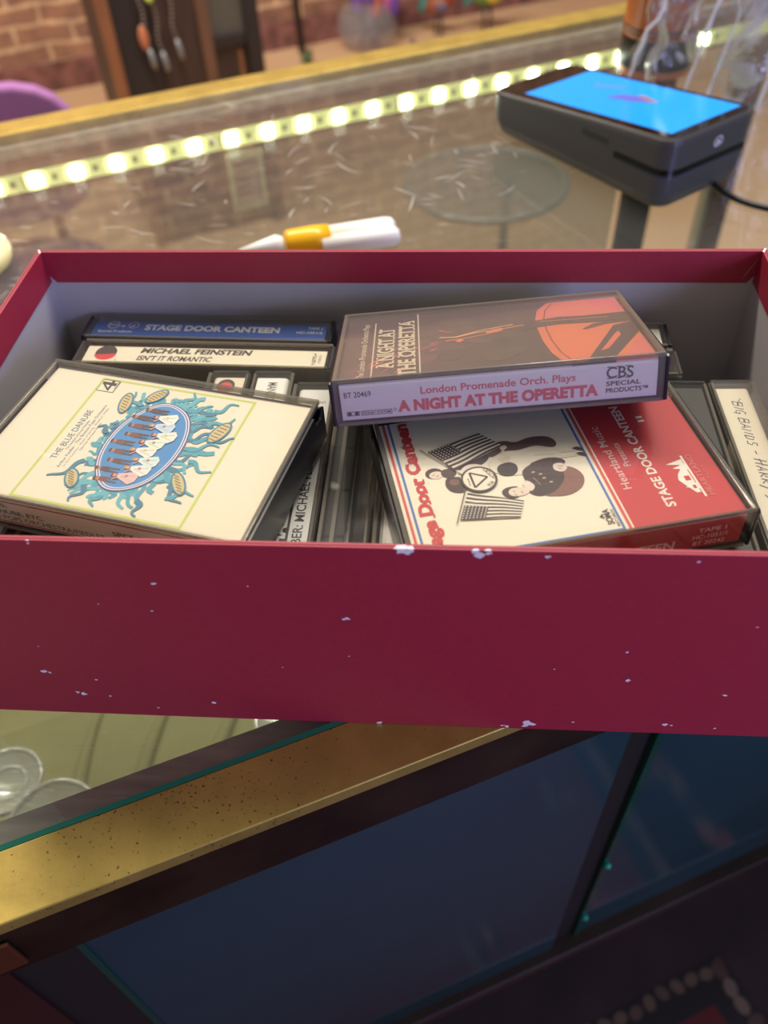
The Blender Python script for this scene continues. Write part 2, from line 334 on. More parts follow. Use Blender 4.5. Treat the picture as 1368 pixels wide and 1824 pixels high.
mb = MB(); slab(mb, -182, -159.5, -88, -60, -386, -38); mb.build('stile', MATS['near_black_wood'], dc)
mb = MB(); slab(mb, U0, -182, -90, -80, -386, -40); mb.build('side_panel', PANEB, dc)
mb = MB(); slab(mb, -200, -171, -94.2, -92.5, -34, -13); mb.build('corner_plate', pm('copper_plate', (120, 74, 50), 0.4, 0.8), dc, bevel=3)
for z_ in (-248, -345):
    mb = MB(); mb.ball(cp(101, -86.5, z_), 2.2, n=10); mb.build('pane_clip', pm('green_clip', (20, 150, 120), 0.2), dc, smooth=True)
mb = MB(); slab(mb, U0, U1, -94, -60, -400, -386); slab(mb, U0, U1, -88, -60, -426, -401); mb.build('bottom_rail', pm('dark_brown_rail', (38, 24, 16), 0.4, noise=0.4, nscale=20), dc, bevel=.8)
mb = MB(); slab(mb, U0, U1, -80, -4, -395, -385, r1=True); mb.build('case_bottom', pm('olive_tan_cloth', (166, 156, 110), 0.85, noise=0.14, nscale=8), dc)
mb = MB()
for q in range(7):
    uu = -330+q*62
    pts = [cp(uu+t*150+14*sin(t*5+q), -55+t*300, -384) for t in [i/14 for i in range(15)]]
    mb.tube(pts, [3+5*sin(pi*i/14) for i in range(15)], n=10)
mb.build('cloth_fold', MATS['olive_tan_cloth'], dc, smooth=True)
DKP = pm('dark_plinth', (34, 24, 20), 0.6, noise=0.3, nscale=10)
mb = MB(); slab(mb, U0+30, U1-30, 40, -60, -850, -395, r1=True); mb.build('plinth', DKP, dc)
for uu in (U0, U1-18):
    mb = MB(); slab(mb, uu, uu+18, -86, -2, -386, -8, r1=True); mb.build('end_panel', DKP, dc)
slab_r = MB(); slab(slab_r, U0+18, 500, -7, -3, -384, -46, r0=True, r1=True); slab_r.build('rear_dimming_pane', clear('dimming_grey_glass', (0.66, 0.69, 0.71), 1.5, .03, haze=.03), dc)  # unseen grey pane, added to darken the view through the case
for uu, ww, mt in ((512, 40, 'near_black_wood'), (640, 36, None)):
    mb = MB(); slab(mb, uu, uu+ww, -10, 0, -386, -46, r0=True, r1=True); mb.build('rear_stile', MATS['near_black_wood'] if mt else WOODR, dc)
mb = MB(); slab(mb, 633, 640, -12, 0, -386, -46, r0=True, r1=True); mb.build('rear_stile', pm('pale_metal', (170, 176, 160), 0.3, 0.6), dc)

# ------------------------------------------------------------------ red box
BW, BD, BH = 300.15, 161.4, 98.7
box = empty('storage_box', (0, 0, 0)); tag(box, 'open crimson cardboard storage box with grey lining and chipped edges, full of cassettes', 'box')
hx, hy = BW/2, BD/2; t = 1.7
mb = MB()
def wallq(mb, bow):
    pass
# outer shell as four walls and a floor, walls bow very slightly
N = 12
def side(mb, p0, p1, nrm, th, z0, z1, m, bow=0.0, off=0.0):
    p0, p1, nrm = Vector(p0), Vector(p1), Vector(nrm); V = []; F = []
    for i in range(N+1):
        tt = i/N; q = p0.lerp(p1, tt)+nrm*(bow*sin(pi*tt)); a = q-nrm*off; b = q-nrm*(off+th)
        bz = lambda z: z
        V += [(a.x, a.y, z0), (a.x, a.y, z1), (b.x, b.y, z1), (b.x, b.y, z0)]
    for i in range(N):
        for j in range(4): F.append((4*i+j, 4*i+4+j, 4*i+4+(j+1) % 4, 4*i+(j+1) % 4))
    F += [(0, 1, 2, 3), (4*N+3, 4*N+2, 4*N+1, 4*N)]
    mb.add(V, F, m)
side(mb, (-hx, -hy, 0), (hx, -hy, 0), (0, -1, 0), 0.9, 0.0, BH, 0, 0.3)
side(mb, (hx, hy, 0), (-hx, hy, 0), (0, 1, 0), 0.9, 0.0, BH, 0)
side(mb, (-hx, hy, 0), (-hx, -hy, 0), (-1, 0, 0), 0.9, 0.0, BH, 0)
side(mb, (hx, -hy, 0), (hx, hy, 0), (1, 0, 0), 0.9, 0.0, BH, 0)
mb.box(-hx+.3, hx-.3, -hy+.3, hy-.3, 0.02, 0.5, 0)
# rim band folded over the top, its lower corners cut on the slant
def band(p0, p1, nrm, bow=0.0, h=14.5, c=1.2, cut=0.9):
    p0, p1, nrm = Vector(p0), Vector(p1), Vector(nrm); L = (p1-p0).length; V = []; F = []
    K = [0, c/L]+[c/L+(1-2*c/L)*i/8 for i in range(1, 8)]+[1-c/L, 1]
    for tt in K:
        q = p0.lerp(p1, tt)+nrm*(bow*sin(pi*tt)); a = q-nrm*0.9; b = q-nrm*(t+.35)
        zb = BH-h*(cut if tt in (0, 1) else 1)+0.15*sin(tt*9)
        V += [(a.x, a.y, zb), (a.x, a.y, BH), (b.x, b.y, BH), (b.x, b.y, zb)]
    n = len(K)
    for i in range(n-1):
        for j in range(4): F.append((4*i+j, 4*i+4+j, 4*i+4+(j+1) % 4, 4*i+(j+1) % 4))
    F += [(0, 1, 2, 3), (4*n-1, 4*n-2, 4*n-3, 4*n-4)]
    mb.add(V, F, 0)
band((-hx, -hy, 0), (hx, -hy, 0), (0, -1, 0), 0.3)
band((hx, hy, 0), (-hx, hy, 0), (0, 1, 0), c=4.5, cut=.55)
band((-hx, hy, 0), (-hx, -hy, 0), (-1, 0, 0))
band((hx, -hy, 0), (hx, hy, 0), (1, 0, 0))
# worn chips where the pale card shows
def chip(mb, x, z, r, top=False):
    n = 9; y = -hy-0.3*sin(pi*(x+hx)/BW)-0.03
    v = []
    for k in range(n):
        a = 2*pi*k/n; rr = r*random.uniform(0.45, 1.15); v.append((x+rr*cos(a)*random.uniform(.9, 1.6), y, min(BH+.02, max(0.05, z+rr*sin(a)))))
    mb.add(v, [tuple(range(n))[::-1]], 1)
    if z > BH-1.2:
        mb.add([(x-r, y, BH+.03), (x+r*1.1, y, BH+.03), (x+r*.7, y+r*.8, BH+.04), (x-r*.5, y+r*.7, BH+.04)], [(0, 1, 2, 3)], 1)
for x, z, r in [(11, 98, 2.0), (13.2, 97.6, 1.6), (33, 97.0, 1.5), (31.8, 98.3, 1), (35.2, 97.6, 1.0), (51.7, 96.6, .8), (-63.5, 80, .7), (-6.3, 65.2, 1.0), (-7.4, 64.6, .6), (-115.1, 28.4, 1.1), (-113.5, 27.6, .6),
                (-105.5, 14, 1.1), (-107.5, 15, .8), (-98, 24, .6), (-79.8, 6, .6), (-58.3, 11, .8), (-67.7, 66.2, .4), (81.4, 50.9, .6), (84.4, 34.6, 1.0), (117.5, 27.1, .8), (1.4, 1.0, 1.3), (54.5, 4.4, 1.7), (56.5, 3.6, 1.5),
                (53.6, 2.2, 1.3), (47.6, 1.4, .9), (45.8, 2, .6), (102.4, 6.4, 1.0), (104.5, 6, .5), (119.8, 4.9, .5), (93, 95.9, .5), (-96.3, 97.7, .5), (70.2, 6.1, .5), (-96, 13, .5), (-7, 44, .3), (-30, 36, .3), (60, 40, .3), (117, 66, .3), (-84, 69, .3), (-112, 44, .3), (-35, 80, .3)]:
    chip(mb, x, z, r)
# scuffed left and right rear corners
for sx in (-1, 1):
    mb.add([(sx*hx*1.0003, hy+.05, BH+.05), (sx*(hx-1.0), hy+.05, BH+.06), (sx*(hx-2.4), hy-2.8, BH+.06), (sx*(hx-1.6), hy-3.1, BH+.06)], [(0, 1, 2, 3) if sx < 0 else (3, 2, 1, 0)], 1)
mb.add([(hx-t-.45, hy-t-1, BH-1), (hx-t-3.6, hy-t-.38, BH-9), (hx-t-5.5, hy-t-.38, BH-13.5), (hx-t-3.0, hy-t-.38, BH-8)], [(0, 1, 2, 3)], 1)
shell = mb.build('box_shell', [CRIM, CHIP], box, bevel=0.35)
mb = MB()
for a, b, n_ in (((-hx, -hy, 0), (hx, -hy, 0), (0, -1, 0)), ((hx, hy, 0), (-hx, hy, 0), (0, 1, 0)), ((-hx, hy, 0), (-hx, -hy, 0), (-1, 0, 0)), ((hx, -hy, 0), (hx, hy, 0), (1, 0, 0))):
    side(mb, a, b, n_, 0.6, 0.5, BH-4, 0, 0.3 if n_[1] < 0 else 0, off=0.95)
mb.box(-hx+1.2, hx-1.2, -hy+1.2, hy-1.2, 0.5, 1.0)
mb.build('box_lining', GREY, box)

# ------------------------------------------------------------------ cassette cases
def case(name, label, spine_col, cover_col, spine=None, cover=None, black_ends=True, back=BLACK, card=True, x_card=51.2, lidmat=LID, T=17.0, D=None, endcol=None, round_spine=False, lidend=True):
    """local frame: x along the 109 mm side, -y is the spine side, z up through the front cover; origin at the centre of the top face"""
    r = empty(name); tag(r, label, 'cassette case', 'cassettes in the red box')
    if D is None: D = 70.0 if cover else 69.3
    hx_, hd = 54.4, D/2
    b = MB()
    b.box(-hx_, hx_, -hd+1.4, hd, -T, -T+1.2)
    for s_ in (-1, 1):
        x0, x1 = (s_*hx_, s_*(hx_-1.1)) if s_ > 0 else (-hx_, -hx_+1.1)
        x0, x1 = min(x0, x1), max(x0, x1)
        V = [(-hd+.1, -T+.6), (-hd+.1, -1.6), (-hd+1.2, -1.0), (hd-9, -1.3), (hd-8, -5.5), (hd-3, -6.2), (hd, -3.0), (hd, -T)]
        v = [(x0, y, z) for y, z in V]+[(x1, y, z) for y, z in V]; n = len(V)
        b.add(v, [tuple(range(n)), tuple(range(2*n-1, n-1, -1))]+[(i, i+n, (i+1) % n+n, (i+1) % n) for i in range(n)])
    b.box(-hx_+1.1, hx_-1.1, hd-1.2, hd, -T, -3.4)
    b.build('back_shell', back, r, bevel=.25)
    l = MB(); hl = 53.2
    l.box(-hl, hl, -hd, hd-.2, -1.1, 0)
    l.box(-hl, hl, -hd, -hd+1.1, -T+.4, -1.1)
    for s_ in (-1, 1):
        x0, x1 = (hl-1.0, hl) if s_ > 0 else (-hl, -hl+1.0)
        V = [(-hd+1.1, -T+.6), (-hd+1.1, -1.1), (hd-.3, -1.1), (hd-.3, -2.4), (-hd+22, -2.6), (-hd+9, -T+3), (-hd+7, -T+.6)]
        v = [(x0, y, z) for y, z in V]+[(x1, y, z) for y, z in V]; n = len(V)
        l.add(v, [tuple(range(n)), tuple(range(2*n-1, n-1, -1))]+[(i, i+n, (i+1) % n+n, (i+1) % n) for i in range(n)])
    l.build('clear_lid', lidmat, r, bevel=.35)
    e = MB()           # thick moulded rim that reads as a greyish line round the lid
    e.box(-hl, hl, hd-2.0, hd-.2, -1.6, -0.02)
    for s_ in (-1, 1):
        x0 = hl-1.5 if s_ > 0 else -hl
        e.box(x0, x0+1.5, -hd+.4, hd-2.0, -1.6, -0.02)
    e.box(-hl, hl, -hd+.02, -hd+1.1, -1.5, -0.02); e.box(-hl+.5, hl-.5, -hd+.02, -hd+1.1, -T+.4, -T+1.5)
    e.build('lid_rim', EDGE, r, bevel=.3)
    if card:
        c = MB(); xc = x_card; rr = 2.0
        P = [(hd-2.6, -2.2)]+[(-hd+1.5+rr-rr*sin(a), -2.2-rr+rr*cos(a)) for a in [pi/2*i/5 for i in range(6)]]+[(-hd+1.5, -T+2.0)]
        Q = [(y+(.3 if i >= 5 else .0), z-(.3 if i < 6 else 0)) for i, (y, z) in enumerate(P)]
        n = len(P); v = []
        for x in (-xc, xc): v += [(x, y, z) for y, z in P]+[(x, y, z) for y, z in Q]
        f = [(i, i+1, i+1+2*n, i+2*n) for i in range(n-1)]+[(n+i, n+i+2*n, n+i+1+2*n, n+i+1) for i in range(n-1)]
        f += [(i, n+i, n+i+1, i+1) for i in range(n-1)]+[(2*n+i, 2*n+i+1, 3*n+i+1, 3*n+i) for i in range(n-1)]
        f += [(0, 2*n, 3*n, n), (n-1, 2*n-1, 4*n-1, 3*n-1)]
        mi = [0 if i < 3 else 1 for i in range(n-1)]*2+[0]*(2*(n-1)+2)
        me = mesh_obj('inlay_card', v, f, [colmat(cover_col), colmat(spine_col)], r, mi)
        if cover: cover(me, lambda A, nm: A.build(nm, me, (0, 0, -2.2), (0, 1, 0), (-1, 0, 0), (0, 0, 1)))
        if spine: spine(me, lambda A, nm: A.build(nm, me, (0, -hd+1.5, 0), (1, 0, 0), (0, 0, 1), (0, -1, 0)))
    return r
def pose(o, w, p):
    w = Vector(w); R = Matrix.Rotation(w.length, 4, w.normalized()); o.matrix_world = Matrix.Translation(Vector(p)*S) @ R
def stand(o, X, Z, pos):
    """stand a case on its back edge, spine up: X = world direction of its long side, Z = where its cover faces"""
    X = Vector(X).normalized(); Z = Vector(Z).normalized(); Y = Z.cross(X)
    M = Matrix((X, Y, Z)).transposed().to_4x4(); o.matrix_world = Matrix.Translation(Vector(pos)*S) @ M

W_ = (238, 232, 215); DK = (34, 28, 30); TEALI = (70, 160, 182); TEALD = (48, 126, 160); LIME = (196, 206, 110)
# --- waltz record cover with ribbons and dancers
def danube_cover(me, B):
    a = Art(); a.frame(-32, 30.6, -30.8, 31, 1.0, LIME); a.build
    rnd = random.Random(3)
    rib = Art()
    def wave(x0, y0, ang, L, amp, wd, c, ph=0, n=14, w1=None):
        pts = []
        for i in range(n):
            tt = i/(n-1); x = L*tt; y = amp*sin(tt*7+ph)
            pts.append((x0+x*cos(ang)-y*sin(ang), y0+x*sin(ang)+y*cos(ang)))
        rib.line(pts, wd, c, w1)
    for k in range(66):
        th = 2*pi*k/66+rnd.uniform(-.08, .08); rx, ry = 22.0, 14.2
        x, y = rx*cos(th), -1.6+ry*sin(th)
        up = sin(th) > 0.55 and abs(cos(th)) < .7
        L = rnd.uniform(3, 6) if up else rnd.uniform(6, 12)
        ang = th+rnd.uniform(-.9, .9)
        ex_, ey_ = x+L*cos(ang), y+L*sin(ang)
        if ex_ < -29.5 or ex_ > 28.5 or ey_ < -29 or ey_ > 19: L *= .45
        wave(x*.97, y*.97, ang, L, rnd.uniform(.5, 1.3), rnd.uniform(1.3, 2.3), rnd.choice([TEALI, TEALI, TEALD, (92, 178, 196)]), rnd.uniform(0, 6), w1=rnd.uniform(.5, 2.2))
    for (x, y, an, L) in ((-12, 14, 2.4, 13), (-22, 8, 2.9, 8), (4, 14, 1.2, 5), (18, 10, .7, 9), (24, -6, -.3, 6), (22, -18, -.9, 9), (8, -22, -1.4, 9), (-4, -20, -1.9, 10), (-16, -18, -2.3, 10), (-24, -12, -2.8, 7), (-25, 2, 3.1, 5), (-20, -20, -1.2, 9), (14, -19, -1.0, 10), (2, -17, -1.2, 11)):
        wave(x, y, an, L, 1.2, 2.0, rnd.choice([TEALI, TEALD]), rnd.uniform(0, 6), w1=.6)
    for (x, y, rx, ry, ro) in ((19, 15.5, 5, 1.9, .2), (25, 6, 4.2, 2, -.6), (-20, 14.5, 4, 1.9, .5), (12, -24.5, 5.2, 2.3, -.3), (-14, -21.5, 5, 1.8, .6)):
        rib.ell(x, y, rx+.7, ry+.6, TEALD, ro); rib.ell(x, y, rx, ry, (206, 190, 140), ro)
        for q in range(6):
            qx = x+(q-2.5)*rx*.3*cos(ro); qy = y+(q-2.5)*rx*.3*sin(ro)
            rib.line([(qx-.5, qy-ry*.6), (qx+.2, qy+ry*.7)], .45, (134, 104, 66))
    ova = Art()
    for i, (g, c) in enumerate(((0, (92, 74, 140)), (.5, (226, 232, 240)), (.95, (108, 88, 150)), (1.35, (216, 226, 236)), (1.8, (58, 138, 204)))):
        n = 44; ova.poly([((22.4-g)*(1+.015*sin(5*2*pi*k/n))*cos(2*pi*k/n), -1.6+(14.2-g)*sin(2*pi*k/n)) for k in range(n)], c)
    # dancers: women's pale gowns below, men in brown above
    for k in range(9):
        x = -18+k*4.4; y = 5.2+1.5*sin(k*2.1)-abs(k-4)*.45
        ova.ell(x, y+3.0, .8, .9, (190, 120, 90)); ova.ell(x, y+3.7, .95, .5, (80, 40, 34))
        ova.poly([(x-1.3, y-1.2), (x+1.3, y-1.0), (x+1.0, y+2.1), (x-.9, y+2.1)], rnd.choice([(96, 56, 50), (118, 68, 60), (86, 48, 60)]))
        ova.poly([(x-1.1, y-1.2), (x-.2, y-1.2), (x-.4, y-4.6), (x-1.0, y-4.6)], (92, 60, 54)); ova.poly([(x+.1, y-1.2), (x+1.1, y-1.2), (x+1.2, y-4.6), (x+.5, y-4.6)], (92, 60, 54))
    for k, c in enumerate([(236, 190, 186), (238, 232, 224), (214, 232, 226), (238, 232, 222), (226, 236, 214), (238, 234, 222), (196, 220, 236), (240, 236, 226)]):
        x = -15.5+k*4.2; y = -4.2+2.0*cos(k*1.9)
        ova.poly([(x-.8, y+2.2), (x+.9, y+2.2), (x+3.0, y-3.6), (x+1.2, y-5.0), (x-1.4, y-4.7), (x-3.1, y-3.0)], c)
        ova.ell(x, y+3.3, .75, .85, (222, 160, 140)); ova.ell(x, y+4.0, .85, .45, rnd.choice([(150, 60, 50), (90, 50, 40), (196, 150, 70)]))
        ova.line([(x-.6, y+1.8), (x-2.2, y+3.2)], .5, (222, 160, 140)); ova.ell(x+.4, y-1.0, .6, .6, rnd.choice([(206, 90, 90), (230, 200, 90), (120, 150, 200)]))
        ova.line([(x, y+.6), (x+1.2, y-3.9)], .22, (150, 180, 190)); ova.line([(x-.3, y+.6), (x-1.4, y-3.6)], .22, (170, 190, 196))
    tx = Art(); BL = (74, 104, 132)
    tx.text('THE BLUE DANUBE', -13, 12.6, 25.0, 27.4, BL, .006)
    tx.text('The Sweetest of Strauss Melodies', -8, 7.4, 23.4, 24.4, BL)
    tx.text('Arthur Fiedler \u00b7 The Boston Pops Orchestra', -16.5, 16.4, 21.2, 22.8, BL, .004)
    tx.text('In Our Country \u00b7 Music of Spring \u00b7 Emperor Waltz', -15.5, 15.0, 19.9, 20.8, BL)
    tx.text('Tales from the Vienna Woods', -7.5, 7.0, 18.6, 19.4, BL)
    lg = Art(); lg.frame(23.2, 30.0, 23.2, 30.4, .35, DK)
    lg.poly([(24, 26), (27.6, 29.8), (28.6, 29.8), (28.6, 26.6), (29.8, 26.6), (29.8, 25.6), (28.6, 25.6), (28.6, 24.2), (27.0, 24.2), (27.0, 25.6), (24, 25.6)], DK)
    lg.poly([(25.4, 26.5), (27.1, 28.2), (27.1, 26.5)], W_)
    lg.text('PHASE 4 STEREO', 25.4, 29.6, 23.6, 24.1, DK)
    B(a, 'printed_border'); f1 = B(rib, 'ribbon_ornament'); f2 = B(ova, 'dancers_picture'); f2.location.z = .0003; B(tx, 'lettering'); B(lg, 'label_logo')
def danube_spine(me, B):
    a = Art(); RD = (170, 44, 62)
    a.rect(-51.2, 51.2, -4.6, -3.9, RD); a.rect(-51.2, 51.2, -14.6, -14.0, RD)
    a.text('J. STRAUSS:', -50, -32.5, -7.6, -5.4, DK, .02); a.text('BLUE DANUBE, ETC.', -50, -19.5, -10.6, -8.3, DK, .02)
    a.text('BOSTON POPS ORCHESTRA/FIEDLER', -50, 2.5, -13.4, -11.2, (92, 70, 60), .01)
    a.text('SPCS-16062', 5.8, 24, -10.4, -8.2, DK, .015)
    B(a, 'spine_lettering')
c1 = case('cassette_case', 'cream waltz cassette with blue oval dancers cover, lying flat at left', (222, 208, 186), (236, 226, 204), danube_spine, danube_cover)
pose(c1, (0.0074, -0.0067, -0.2262), (-80.942, -26.18, 88.138))

# --- night at the operetta
def oper_cover(me, B):
    P = Art(); C2 = (226, 216, 190); OR = (232, 118, 72); PK = (226, 112, 104); DKP_ = (52, 34, 42)
    P.rect(-33, 32.4, -51.2, 51.2, (58, 40, 46))
    rnd = random.Random(5)
    for k in range(16):
        x = -33+rnd.uniform(0, 44); y = rnd.uniform(16, 50); P.ell(x, y, rnd.uniform(4, 8), rnd.uniform(2, 5), rnd.choice([(84, 48, 66), (70, 42, 62), (96, 52, 70), (76, 56, 60)]), rnd.uniform(0, 3))
    for k in range(26):
        x = rnd.uniform(-33, -2); y = 44-(x+33)*.7+rnd.uniform(-8, 8); L = rnd.uniform(3, 8)
        P.poly([(x, y), (x+L, y-L*.9), (x+L*.5, y-L*.2)], rnd.choice([(206, 76, 120), (180, 64, 104), (140, 54, 90), (220, 100, 116)]))
    for k in range(12):
        P.ell(rnd.uniform(-30, 28), rnd.uniform(-12, 14), rnd.uniform(3, 8), rnd.uniform(3, 7), rnd.choice([(66, 54, 50), (50, 38, 42), (74, 60, 56)]), rnd.uniform(0, 3))
    edge = [(31, -24.5), (24, -20.5), (14, -18.6), (3, -18.0), (-10, -18.2), (-22, -19.4), (-33, -22.5)]
    P.poly(edge+[(-33, -51.2), (32.4, -51.2), (32.4, -26)], OR)
    P.poly([(32.4, -26), (31, -24.5), (24, -20.5), (14, -18.6), (13, -24), (14, -40), (15, -51.2), (32.4, -51.2)], PK)
    P.poly([(32.4, -40), (22, -42), (15, -51.2), (32.4, -51.2)], (226, 100, 120))
    P.line([(31, -27), (23, -23.4), (13, -21.6), (3, -21.0), (-10, -21.2), (-22, -22.4), (-33, -25.5)], .5, (112, 50, 44))
    # arm reaching in from the right, hand and bow
    P.poly([(14, -51.2), (13.5, -36), (14.5, -27), (12, -16), (5, 0), (2.5, 10), (-1, 10), (0, 0), (4, -14), (6, -26), (5, -38), (3, -51.2)], DKP_)
    P.poly([(3, -50), (2, -42), (-2, -34), (-1, -33), (4, -38), (5, -47)], (84, 44, 46))
    P.line([(3, 17), (2, 11), (5, 4), (6, -3), (9, -14)], 1.3, (238, 150, 92), .6)
    P.line([(-1, 15), (0, 8), (2, 2), (5, -6)], 1.0, (226, 118, 80), .4)
    P.line([(2, 12), (7, 2), (10.5, -10)], .6, (246, 196, 140)); P.ell(5.5, -3, 3.6, 1.6, (230, 128, 70), -1.1); P.line([(-3, 11), (-1, 9)], 2.2, (232, 120, 90)); P.line([(11, 17), (8, 14), (9, 11)], 1.2, (206, 80, 80), .3)
    P.line([(10, -44), (11, -20)], .4, (236, 150, 110)); P.line([(7, -51), (7.8, -32)], .35, (150, 80, 66))
    P.poly([(-33, -29), (-28, -31), (0, -44), (3, -51.2), (-8, -51.2), (-33, -37)], DKP_)
    P.poly([(-24, -35), (-8, -43), (-6, -44.5), (-10, -44.5), (-22, -38)], (236, 112, 84)); P.poly([(-33, -41), (-18, -47), (-12, -51.2), (-33, -51.2)], PK)
    t_ = Art()
    t_.rect(-33, 25.4, 40.4, 40.9, C2); t_.rect(-33, 32.4, 24.2, 24.7, C2)
    t_.text('The London Promenade Orchestra Plays', -31, 24.6, 42.4, 45.4, C2, .008)
    t_.text('A NIGHT AT', -23.5, 17.5, 33.3, 39.2, C2, .03); t_.text('THE OPERETTA', -31.5, 25, 25.9, 31.8, C2, .03)
    # slab serifs give the title its carved look
    for x in range(-23, 17, 4): t_.rect(x, x+2.4, 33.2, 33.8, C2); t_.rect(x+.4, x+2.2, 38.7, 39.3, C2)
    for x in range(-31, 24, 4): t_.rect(x, x+2.5, 25.8, 26.4, C2); t_.rect(x+.3, x+2.2, 31.3, 31.9, C2)
    B(P, 'violinist_picture'); f = B(t_, 'lettering'); f.location.z = .0004
def oper_spine(me, B):
    a = Art(); SP = (206, 196, 226); PKT = (206, 84, 96)
    a.rect(-51.2, 20, -1.9, -1.6, (214, 130, 130)); a.rect(24, 38, -2.6, -1.6, (60, 44, 52)); a.rect(38, 51, -2.3, -1.6, (236, 120, 130))
    a.text('BT 20469', -49.9, -41.0, -7.2, -5.2, DK, .006)
    a.text('London Promenade Orch. Plays', -24.8, 25.3, -8.6, -5.2, PKT, .02)
    a.text('A NIGHT AT THE OPERETTA', -32.6, 32.6, -13.6, -9.4, PKT, .055)
    a.text('CBS', 35.0, 43.6, -8.0, -4.0, DK, .015)
    for x in (35.2, 38.2, 41.0): a.rect(x, x+1.5, -8.1, -7.8, DK); a.rect(x, x+1.3, -4.2, -3.9, DK)
    a.text('SPECIAL', 35.0, 46.0, -10.5, -8.9, DK, .02); a.text('PRODUCTS\u2122', 35.0, 48.4, -12.9, -11.2, DK, .02)
    a.frame(-49.6, -45.4, -13.6, -12.1, .2, DK); a.poly([(-49.2, -13.4), (-48.4, -13.4), (-47.8, -12.85), (-48.4, -12.3), (-49.2, -12.3)], DK); a.poly([(-45.8, -13.4), (-46.6, -13.4), (-47.2, -12.85), (-46.6, -12.3), (-45.8, -12.3)], DK)
    a.frame(-44.8, -34.6, -13.7, -12.1, .16, DK); a.text('DOLBY SYSTEM', -44.3, -35.1, -13.3, -12.5, DK, .01); a.ring(-33.6, -12.4, .55, .55, .15, DK, 14)
    B(a, 'spine_lettering')
c2 = case('cassette_case', 'operetta cassette with dark and orange violin cover, tilted on top of the pile', (224, 217, 226), (58, 40, 46), oper_spine, oper_cover, lidmat=LIDS, back=pm('navy_black_plastic', (18, 20, 34), 0.25))
pose(c2, (-0.2834, -0.0753, 0.0545), (37.398, 18.306, 102.12))

